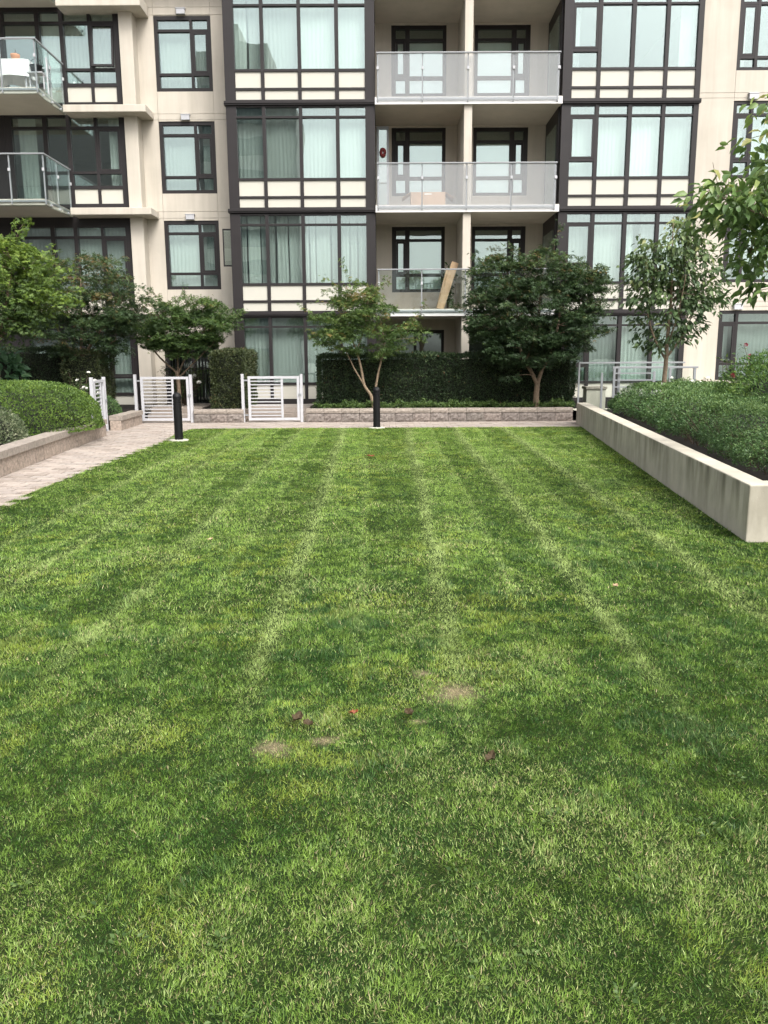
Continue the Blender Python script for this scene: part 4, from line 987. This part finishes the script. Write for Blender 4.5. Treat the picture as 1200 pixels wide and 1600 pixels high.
# ------------------------------------------------------------------ trees
def limb(mb, p, q, r0, r1, bow=.12, n=6, seg=6, rr=random):
    p = Vector(p); q = Vector(q); d = (q-p).length
    s = Vector((rr.uniform(-1,1),rr.uniform(-1,1),rr.uniform(-.2,1)))*bow*d
    pts = [p.lerp(q,t)+s*(4*t*(1-t))*.5+Vector((rr.uniform(-1,1),rr.uniform(-1,1),0))*.012*d for t in [i/(n-1) for i in range(n)]]
    pts[0] = p; pts[-1] = q
    mb.tube(pts, [r0+(r1-r0)*(i/(n-1))**.8 for i in range(n)], seg); return pts
def tree(name, label, cat, base, stems, blobs, m, leaf, ncl, per, bark, tmpl=MAPLE, spray=.30, flatk=.30, droop=.35, wisps=14, wl=.7, seed=0, wratio=1.0, hang=-.25, shell=.55, tintb=.45, jitter=.5, clr=None, gap=0):
    """stems: lists of (x,y,z,r) relative to base. blobs: ellipsoids (x,y,z,rx,ry,rz,weight) the crown fills"""
    rr = random.Random(seed); t = thing(name, label, cat, base); wood = MB(); nodes_ = []
    for s in stems:
        pts = [Vector(p[:3]) for p in s]; rad = [p[3] for p in s]; fine = []; fr = []
        for i in range(len(pts)-1):
            for k in range(4):
                u = k/4; a0 = pts[max(i-1,0)]; a1 = pts[i]; a2 = pts[i+1]; a3 = pts[min(i+2,len(pts)-1)]
                fine.append(.5*((2*a1)+(a2-a0)*u+(2*a0-5*a1+4*a2-a3)*u*u+(3*a1-a0-3*a2+a3)*u**3)); fr.append(rad[i]*(1-u)+rad[i+1]*u)
        fine.append(pts[-1]); fr.append(rad[-1]); wood.tube(fine, fr, 9); nodes_ += list(zip(fine[3:], fr[3:]))
    W = [b[6] for b in blobs]; cl = []
    for i in range(ncl):
        b = rr.choices(blobs, W)[0]
        d = Vector((rr.gauss(0,1),rr.gauss(0,1),rr.gauss(0,1))).normalized()
        k = rr.random()**(1/3) if rr.random() > shell else rr.uniform(.78,1.06)
        c = Vector((b[0]+d.x*b[3]*k, b[1]+d.y*b[4]*k, b[2]+d.z*b[5]*k)); cl.append(c)
    P, D, Nn, T = [], [], [], []
    for i, c in enumerate(cl):
        cand = [q for q in nodes_ if q[0].z < c.z+.1] or nodes_
        p, r_ = min(cand, key=lambda q: (q[0]-c).length+rr.random()*.3)
        if rr.random() < .62:
            pts = limb(wood, p, c, max(.004, min(r_*.5,.016)), .003, .14, 5, 5, rr)
            if len(nodes_) < 160 and rr.random() < .35: nodes_ += [(pts[2],.008),(pts[3],.006)]
        n = int(per*rr.uniform(.6,1.4)); rad = spray*rr.uniform(.6,1.35)
        an = rng.random(n)*6.283; rq = np.sqrt(rng.random(n))*rad
        out = c-Vector((base_c(blobs))); o2 = Vector((out.x,out.y,0)); o2 = o2.normalized() if o2.length > .05 else Vector((1,0,0))
        lx, ly = np.cos(an)*rq, np.sin(an)*rq
        z = rng.normal(0,spray*flatk*.5,n)-droop*rq**2/max(rad,.01)
        P.append(np.stack([c.x+lx+o2.x*rq*.3, c.y+ly+o2.y*rq*.3, c.z+z],1))
        dd = np.stack([np.cos(an)*.8+o2.x*.5, np.sin(an)*.8+o2.y*.5, np.full(n,hang)],1)+rng.normal(0,jitter,(n,3)); D.append(dd)
        Nn.append(np.array([0,0,1.0])+rng.normal(0,.45,(n,3)))
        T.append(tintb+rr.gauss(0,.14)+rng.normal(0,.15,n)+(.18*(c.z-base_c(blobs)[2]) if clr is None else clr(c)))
    for i in range(wisps):
        b = rr.choices(blobs, W)[0]; d = Vector((rr.gauss(0,1),rr.gauss(0,1),abs(rr.gauss(.3,.6)))).normalized()
        p = Vector((b[0]+d.x*b[3]*.85,b[1]+d.y*b[4]*.85,b[2]+d.z*b[5]*.85)); q = p+d*wl*rr.uniform(.4,1)+Vector((0,0,.1))
        pts = limb(wood, p, q, .005, .002, .2, 5, 4, rr); n = int(per*.5)
        tt = rng.random(n); A = np.array([list(p)]); Bq = np.array([list(q)])
        P.append(A+(Bq-A)*tt[:,None]+rng.normal(0,.045,(n,3))); D.append(np.array([list(d)])*.5+rng.normal(0,.7,(n,3))+np.array([0,0,hang])); Nn.append(np.array([0,0,1.0])+rng.normal(0,.5,(n,3)))
        T.append(tintb+.15+rng.normal(0,.2,n))
    P = np.concatenate(P); n = len(P)
    wood.build('trunk', bark, t, smooth=True)
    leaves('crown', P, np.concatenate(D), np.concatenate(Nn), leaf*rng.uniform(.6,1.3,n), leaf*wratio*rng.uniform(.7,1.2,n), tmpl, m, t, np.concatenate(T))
    return t
def base_c(blobs):
    w = sum(b[6] for b in blobs); return tuple(sum(b[k]*b[6] for b in blobs)/w for k in range(3))

# slim maple in front of the hedge, centre
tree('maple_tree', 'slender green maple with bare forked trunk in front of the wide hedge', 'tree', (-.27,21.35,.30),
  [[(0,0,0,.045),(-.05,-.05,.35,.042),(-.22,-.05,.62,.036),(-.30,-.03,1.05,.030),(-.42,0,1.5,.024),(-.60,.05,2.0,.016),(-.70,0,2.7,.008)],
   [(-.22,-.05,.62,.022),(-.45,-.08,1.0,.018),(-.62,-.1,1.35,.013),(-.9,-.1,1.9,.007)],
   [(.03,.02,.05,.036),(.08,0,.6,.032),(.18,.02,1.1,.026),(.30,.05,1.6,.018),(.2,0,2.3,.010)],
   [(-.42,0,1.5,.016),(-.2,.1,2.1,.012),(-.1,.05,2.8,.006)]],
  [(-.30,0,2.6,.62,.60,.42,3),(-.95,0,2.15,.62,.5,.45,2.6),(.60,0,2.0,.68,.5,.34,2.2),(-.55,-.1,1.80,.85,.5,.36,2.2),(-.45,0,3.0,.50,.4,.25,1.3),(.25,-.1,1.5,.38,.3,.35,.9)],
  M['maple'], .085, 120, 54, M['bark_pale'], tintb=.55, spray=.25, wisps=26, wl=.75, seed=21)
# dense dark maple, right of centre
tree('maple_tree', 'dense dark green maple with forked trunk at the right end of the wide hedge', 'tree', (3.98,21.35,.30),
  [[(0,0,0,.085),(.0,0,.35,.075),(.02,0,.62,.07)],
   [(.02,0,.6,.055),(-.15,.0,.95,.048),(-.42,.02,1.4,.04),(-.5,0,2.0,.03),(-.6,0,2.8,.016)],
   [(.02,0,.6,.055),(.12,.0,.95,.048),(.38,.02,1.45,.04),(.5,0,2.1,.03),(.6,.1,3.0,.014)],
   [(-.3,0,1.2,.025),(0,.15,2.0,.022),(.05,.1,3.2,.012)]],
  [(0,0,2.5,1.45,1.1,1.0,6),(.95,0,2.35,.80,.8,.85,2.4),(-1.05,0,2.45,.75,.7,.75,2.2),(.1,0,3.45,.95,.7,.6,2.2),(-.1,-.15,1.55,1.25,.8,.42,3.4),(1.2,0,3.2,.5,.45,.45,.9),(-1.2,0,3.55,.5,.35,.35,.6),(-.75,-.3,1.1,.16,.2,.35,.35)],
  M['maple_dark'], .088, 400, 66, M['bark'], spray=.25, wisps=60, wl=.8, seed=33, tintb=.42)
# left dark maple
tree('maple_tree', 'dark wide-spreading maple in front of the left wing windows', 'tree', (-7.75,21.05,.29),
  [[(0,0,0,.09),(0,0,.8,.075),(.05,0,1.35,.06)],[(.05,0,1.3,.045),(-.35,0,1.8,.035),(-.7,.1,2.6,.02)],[(.05,0,1.3,.045),(.4,-.05,1.75,.036),(.9,0,2.4,.02)],[(.05,0,1.3,.04),(.1,.1,2.2,.026),(.2,0,3.3,.012)],[(.1,0,1.4,.02),(.6,-.1,1.55,.015),(1.0,-.1,1.8,.008)]],
  [(.1,0,2.3,1.3,1.0,.62,4),(.75,0,2.45,.85,.8,.75,2.5),(.45,0,3.45,.9,.7,.55,1.9),(-.6,.1,2.9,.9,.8,.7,2),(1.2,0,2.9,.55,.5,.45,.9),(.3,0,1.6,.85,.7,.3,1.2)],
  M['maple_dark'], .075, 250, 58, M['bark'], spray=.25, wisps=44, wl=.9, seed=44, tintb=.55)
# near left maple, lime tips
tree('maple_tree', 'lime-tipped weeping maple reaching in from the left edge', 'tree', (-8.6,18.3,.29),
  [[(0,0,0,.08),(.02,0,.9,.07),(.1,0,1.7,.055),(.35,0,2.5,.035),(.6,0,3.4,.015)],[(.05,0,1.3,.045),(-.5,0,2.1,.03),(-.9,0,3.1,.012)],[(.1,0,1.7,.035),(.6,-.1,2.2,.022),(1.1,-.1,2.6,.010)]],
  [(.3,0,2.95,1.0,.9,.60,3.5),(.95,-.1,2.75,.62,.7,.45,2),(-.5,0,2.8,.9,.9,.8,2),(.35,0,3.6,.7,.6,.35,1.6),(.45,-.2,2.3,.60,.6,.28,1.5),(.0,-.2,2.05,.45,.5,.22,.5)],
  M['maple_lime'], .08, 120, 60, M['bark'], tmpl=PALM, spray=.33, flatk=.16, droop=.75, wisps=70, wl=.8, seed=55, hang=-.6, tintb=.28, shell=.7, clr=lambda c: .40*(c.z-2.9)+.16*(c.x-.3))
# small maple behind middle gate
tree('maple_tree', 'low bushy maple above the middle white gate', 'tree', (-5.55,22.3,.1),
  [[(0,0,0,.06),(0,0,.8,.055),(-.03,0,1.2,.05)],[(-.03,0,1.15,.03),(-.45,-.05,1.55,.022),(-.8,0,2.0,.010)],[(0,0,1.1,.03),(.3,0,1.7,.024),(.8,0,2.3,.012)],[(0,0,1.1,.03),(.0,.1,1.8,.022),(.1,0,2.7,.010)],[(0,0,1.0,.022),(.5,-.1,1.45,.016),(1.0,-.1,1.9,.008)]],
  [(.25,0,2.35,1.05,.8,.50,4),(-.35,0,2.15,.65,.6,.38,1.8),(.95,0,2.45,.62,.55,.5,1.8),(.3,0,2.9,.85,.6,.33,1.5),(.35,0,1.85,.7,.5,.25,1)],
  M['maple'], .08, 210, 64, M['bark'], spray=.25, wisps=34, wl=.5, seed=66, tintb=.33)
# dogwood in the right planter
tree('dogwood_tree', 'small upright tree with drooping leaves above the right low hedge', 'tree', (5.97,17.5,.33),
  [[(0,0,0,.058),(.0,0,.6,.052),(.02,0,1.15,.046),(.02,0,1.6,.04),(.05,0,2.4,.03),(.02,0,3.2,.018),(0,0,4.1,.006)],
   [(.02,0,1.2,.026),(-.25,0,1.65,.02),(-.45,0,2.3,.012),(-.5,0,3.1,.006)],[(.02,0,1.25,.026),(.35,0,1.75,.02),(.6,0,2.4,.012),(.75,.1,3.0,.006)],
   [(.02,0,1.5,.02),(.1,-.3,2.1,.014),(.15,-.5,2.9,.006)],[(.05,0,2.2,.016),(.3,.1,2.9,.010),(.35,.1,3.7,.005)]],
  [(.05,0,2.3,.72,.65,.75,4),(-.45,0,2.75,.50,.5,.55,2),(.55,0,2.8,.52,.5,.60,2.2),(.1,0,3.35,.50,.45,.55,2),(-.4,0,3.35,.35,.35,.35,1),(.2,0,3.9,.28,.28,.30,.8),(.9,0,2.5,.25,.3,.35,.6),(-.1,0,1.75,.42,.4,.25,.8)],
  M['dogwood'], .135, 225, 15, M['bark'], tmpl=LEAF, spray=.20, flatk=.6, droop=.5, wisps=16, wl=.25, seed=77, wratio=.55, hang=-.8, tintb=.45, jitter=.55)
# near dogwood: trunk outside the picture, boughs reach in from the right
tree('dogwood_tree', 'large-leaved bough hanging in from the right edge of the picture', 'tree', (5.0,9.3,.33),
  [[(0,0,0,.085),(0,0,1.2,.075),(-.05,-.05,2.0,.06),(-.15,-.1,3.0,.035),(-.1,0,4.3,.012)],
   [(-.05,-.05,1.75,.03),(-.6,-.6,2.25,.022),(-1.15,-.95,2.55,.014),(-1.75,-1.05,2.78,.006)],
   [(-.05,-.05,1.6,.026),(-.6,-.7,1.95,.018),(-1.1,-1.05,2.1,.010),(-1.38,-1.1,2.05,.005)],
   [(-.1,-.05,2.3,.026),(-.55,-.5,2.9,.018),(-.95,-.8,3.4,.008)],
   [(0,0,2.0,.026),(.6,.3,2.7,.018),(1.0,.4,3.4,.008)]],
  [(-1.35,-.95,2.75,.34,.5,.30,3.4),(-1.68,-1.0,2.78,.26,.35,.18,1.6),(-1.15,-.9,3.40,.30,.5,.45,2.4),(-1.25,-1.0,2.32,.26,.4,.22,2.0),(-.3,-.3,3.0,.8,.7,.9,3),(.5,.3,3.0,.7,.8,.8,2.0),(-1.20,-1.0,1.98,.16,.3,.10,.8)],
  M['dogwood_near'], .13, 215, 9, M['bark'], tmpl=LEAF, spray=.19, flatk=.6, droop=.5, wisps=6, wl=.2, seed=88, wratio=.52, hang=-.65, tintb=.5, jitter=.6)

# ================================================================== THINGS ON THE BALCONIES
tb = thing('patio_table', 'small table under a white cloth on the top left balcony', 'table', (-10.0,23.35,8.56))
MB().box(-.75,.75,-.35,.35,.70,.74).build('tabletop', M['white_metal'], tb)
for sx in (-1,1):
    for sy in (-1,1): MB().box(sx*.68-.02,sx*.68+.02,sy*.3-.02,sy*.3+.02,0,.70).build('leg', M['white_metal'], tb)
cl = MB(); n = 48
ring = []
for i in range(n):
    an = 2*math.pi*i/n; c_, s_ = math.cos(an), math.sin(an); k = 1/max(abs(c_)/.78, abs(s_)/.38); ring.append((c_*k, s_*k, an))
cl.v += [(x,y,.752) for x,y,a_ in ring]+[(x*1.03+.02*math.cos(a_)*math.sin(9*a_),y*1.06+.03*math.sin(9*a_)*math.sin(a_),.34+.03*math.sin(5*a_)) for x,y,a_ in ring]
cl.f.append(tuple(range(n))); cl.f += [(i,n+i,n+(i+1)%n,(i+1)%n) for i in range(n)]
o = cl.build('tablecloth', M['cloth']); o.location = (-10.0,23.35,8.56); tag(o, 'white tablecloth over the table on the top left balcony', 'tablecloth')
pt = thing('plant_pot', 'terracotta pot on the white tablecloth', 'pot', (-9.62,23.2,9.315))
MB().lathe(0,0,[(.07,0),(.115,.12),(.12,.17),(.10,.175),(.0,.15)],16).build('pot', M['terracotta'], pt, smooth=True)
MB().tube([(0,0,.15),(.01,0,.22),(.03,0,.30)],[.01,.008,.004],6).build('stem', M['twig'], pt)
o = MB().lathe(0,0,[(.12,0),(.155,.16),(.16,.18),(.14,.18),(.13,.05),(0,.05)],18).build('basket', M['black_paint'], None, smooth=True); o.location = (-9.0,22.95,8.95); 
bs = thing('flower_basket', 'black hanging basket inside the top left balcony rail', 'basket', (-9.0,22.95,8.95)); o.location = (0,0,0); o.parent = bs
MB().tube([(-.15,0,.18),(-.12,0,.30),(0,0,.36),(.12,0,.30),(.15,0,.18)],.006,5).build('handle', M['black_paint'], bs)
MB().box(-.2,.2,-.15,.15,-.03,-.003).build('tray', M['white_metal'], bs)
for sx in (-.18,.18): MB().box(sx-.012,sx+.012,-.012,.012,-.39,-.03).build('leg', M['white_metal'], bs)
def chair(label, loc, rz):
    c = thing('garden_chair', label, 'chair', loc, rz)
    MB().box(-.22,.22,-.22,.22,.42,.45).build('seat', M['white_metal'], c, bevel=.008)
    for sx in (-.2,.2):
        for sy in (-.2,.2): MB().box(sx-.015,sx+.015,sy-.015,sy+.015,0,.42).build('leg', M['white_metal'], c)
        MB().box(sx-.015,sx+.015,.185,.215,.45,.92).build('back_post', M['white_metal'], c)
        MB().box(sx-.02,sx+.02,-.2,.18,.64,.66).build('armrest', M['white_metal'], c)
    MB().box(-.185,.185,.19,.21,.55,.9).build('backrest', M['white_metal'], c, bevel=.005)
chair('white garden chair at the end of the top left balcony table', (-9.12,23.55,8.56), R(-80))
ca = thing('cactus', 'small dark cactus pot on the sill of the upper left wing window', 'pot plant', (-8.45,24.86,9.19))
MB().lathe(0,0,[(.04,0),(.05,.07),(.0,.07)],12).build('pot', M['terracotta'], ca, smooth=True); MB().lathe(0,0,[(.028,.06),(.034,.12),(.03,.17),(0,.19)],10).build('stem', M['yewc'] if 'yewc' in M else M['black_paint'], ca, smooth=True)
o = MB().lathe(0,0,[(.04,0),(.045,.1),(.03,.12),(.03,.14),(0,.14)],14).build('jar', M['petal'], None, smooth=True); o.location = (-8.7,24.86,9.19); tag(o, 'pale jar on the sill of the upper left wing window', 'jar')
bx_ = thing('cardboard_box', 'wide cardboard box on the middle balcony behind frosted glass', 'box', (1.27,24.1,5.73))
MB().box(-.48,.48,-.3,.3,0,.40).build('body', M['card'], bx_, bevel=.005)
for s_ in (-1,1):
    mt = Matrix.Translation((s_*.48,0,.40))@Matrix.Rotation(s_*R(32),4,'Y'); MB().obox(mt, 0 if s_ > 0 else -.28, .28 if s_ > 0 else 0, -.3, .3, 0, .006).build('flap', M['card'], bx_)
MB().box(-.10,.10,-.302,-.3005,.33,.36).build('tape', M['petal'], bx_)
pk = thing('wooden_plank', 'raw wooden plank leaning behind the clear glass of the lowest balcony', 'plank', (1.62,23.75,2.97))
mt = Matrix.Rotation(R(18.5),4,'Y')@Matrix.Rotation(R(-5),4,'X'); MB().obox(mt,-.10,.10,-.025,.025,0,1.36).build('board', M['wood'], pk, bevel=.004)
mt = Matrix.Translation((-.02,.10,0))@Matrix.Rotation(R(15),4,'Y')@Matrix.Rotation(R(-5),4,'X'); MB().obox(mt,-.09,.06,-.02,.02,0,1.12).build('rear_board', M['wood'], pk, bevel=.004)
flower_shrub('dark leafy pot plant on the lowest balcony beside the plank', (1.88,24.3,2.97), .22, 1.25, 9, 0, leafsize=.10, name='balcony_plant', cat='plant', seed=31)
wr = MB(); wr.tube([(.055*math.cos(q*6.283/18),0,.085*math.sin(q*6.283/18)) for q in range(19)], .048, 8, cap=False); o = wr.build('wreath', M['sticker'], None, smooth=True)
o.location = (.02,24.58,7.35); tag(o, 'red wreath hanging on the open balcony door', 'wreath')

# ================================================================== LITTER ON THE LAWN
def fallen(label, x, y, s, m, rz, curl=.3):
    b = MB(); n = 9; 
    for i in range(n):
        t = i/(n-1); w = math.sin(math.pi*min(1,t*1.02))**.8*.36+.01; zc = .022+curl*.25*(t-.4)**2*s/.08*.3
        for k, q in enumerate((-1,-.5,0,.5,1)): b.v.append(((t-.5)*s, q*w*s*(1+.12*math.sin(i*2.4)), zc+abs(q)*curl*s*.35*(1+.4*math.sin(i*1.7+q*2))))
    for i in range(n-1):
        for k in range(4): a_ = i*5+k; b.f.append((a_,a_+5,a_+6,a_+1))
    b.tube([(-s*.5,0,.024),(-s*.75,s*.08,.03)],[.0015,.001],4)
    o = b.build('fallen_leaf', m); o.location = (x,y,0); o.rotation_euler = (random.uniform(-.2,.2),random.uniform(-.2,.2),rz)
    mdf = o.modifiers.new('thick','SOLIDIFY'); mdf.thickness = .0015
    tag(o, label, 'leaf', 'dead leaves on the lawn')
fallen('orange-red fallen leaf on the far lawn below the bollard', -.22, 13.29, .13, M['red_leaf'], .4)
fallen('dark curled leaf left of the bare spots, larger of a pair', -.395, 3.39, .065, M['dead_leaf'], 1.1, .6)
fallen('dark curled leaf left of the bare spots, smaller of a pair', -.335, 3.34, .05, M['dead_leaf'], 2.6, .6)
fallen('rust brown leaf standing in the grass between the bare spots', -.145, 3.45, .035, M['red_leaf'], .2, .8)
fallen('dark brown leaf at the left rim of the small dry spot', .115, 3.44, .055, M['dead_leaf'], 2, .6)
fallen('dark brown leaf on the near lawn right of centre', .425, 3.02, .055, M['dead_leaf'], .9, .6)
fallen('tan leaf on the right half of the lawn', 1.62, 5.52, .05, M['wood'], .7, .4)
fallen('pale scrap of leaf on the left half of the lawn', -1.55, 7.1, .045, M['card'], .2, .3)

# ================================================================== BEHIND THE VIEWER (mirrored in the glass)
tw = thing('apartment_tower', 'grey apartment tower across the court, mirrored in the left bay windows', 'building', (-14.0,-42,0))
MB().box(-5.5,2.5,-8,0,0,33).box(2.501,5.2,-8,-.5,0,27).box(-3.5,-.5,-6,-1.5,33.001,35).build('wall', M['tower'], tw)
wb = MB()
for k in range(1,11): wb.box(-5.0,2.0,.001,.08,k*3-1.7,k*3-.2)
wb.build('window_band', M['tower_window'], tw)
fb = thing('apartment_block', 'long grey apartment block across the court', 'building', (-30,-46,0))
MB().box(-18,1.2,-8,0,0,29).build('wall', M['tower'], fb)
tag(bpy.data.objects['apartment_block'], 'long grey apartment block across the court, mirrored in the left wing windows')
for i, (x, y, s) in enumerate(((3.5,-26,1.0),(9.5,-24,1.15),(-6,-29,.85))):
    tree('court_tree', ('tall leafy tree behind the viewer, mirrored in the middle windows','broad leafy tree behind the viewer, mirrored in the right windows','smaller leafy tree behind the viewer, mirrored in the left windows')[i], 'tree', (x,y,0),
      [[(0,0,0,.22*s),(0,0,2.5*s,.18*s),(.1,0,5*s,.12*s),(0,0,8*s,.04)],[(0,0,2.5*s,.1),(1.2*s,0,4.5*s,.06),(2*s,0,6.5*s,.02)],[(0,0,2.7*s,.1),(-1.2*s,0,4.6*s,.06),(-1.8*s,0,6.8*s,.02)]],
      [(0,0,6.5*s,2.6*s,2.4*s,2.4*s,4),(1.2*s,0,5*s,1.7*s,1.6*s,1.4*s,2),(-1.3*s,0,5.4*s,1.6*s,1.5*s,1.5*s,2),(.2,0,8.6*s,1.4*s,1.3*s,1.2*s,1.3)],
      M['maple'], .28, 110, 40, M['bark'], tmpl=KITE, spray=.7, wisps=10, wl=.9, seed=200+i, wratio=.6)
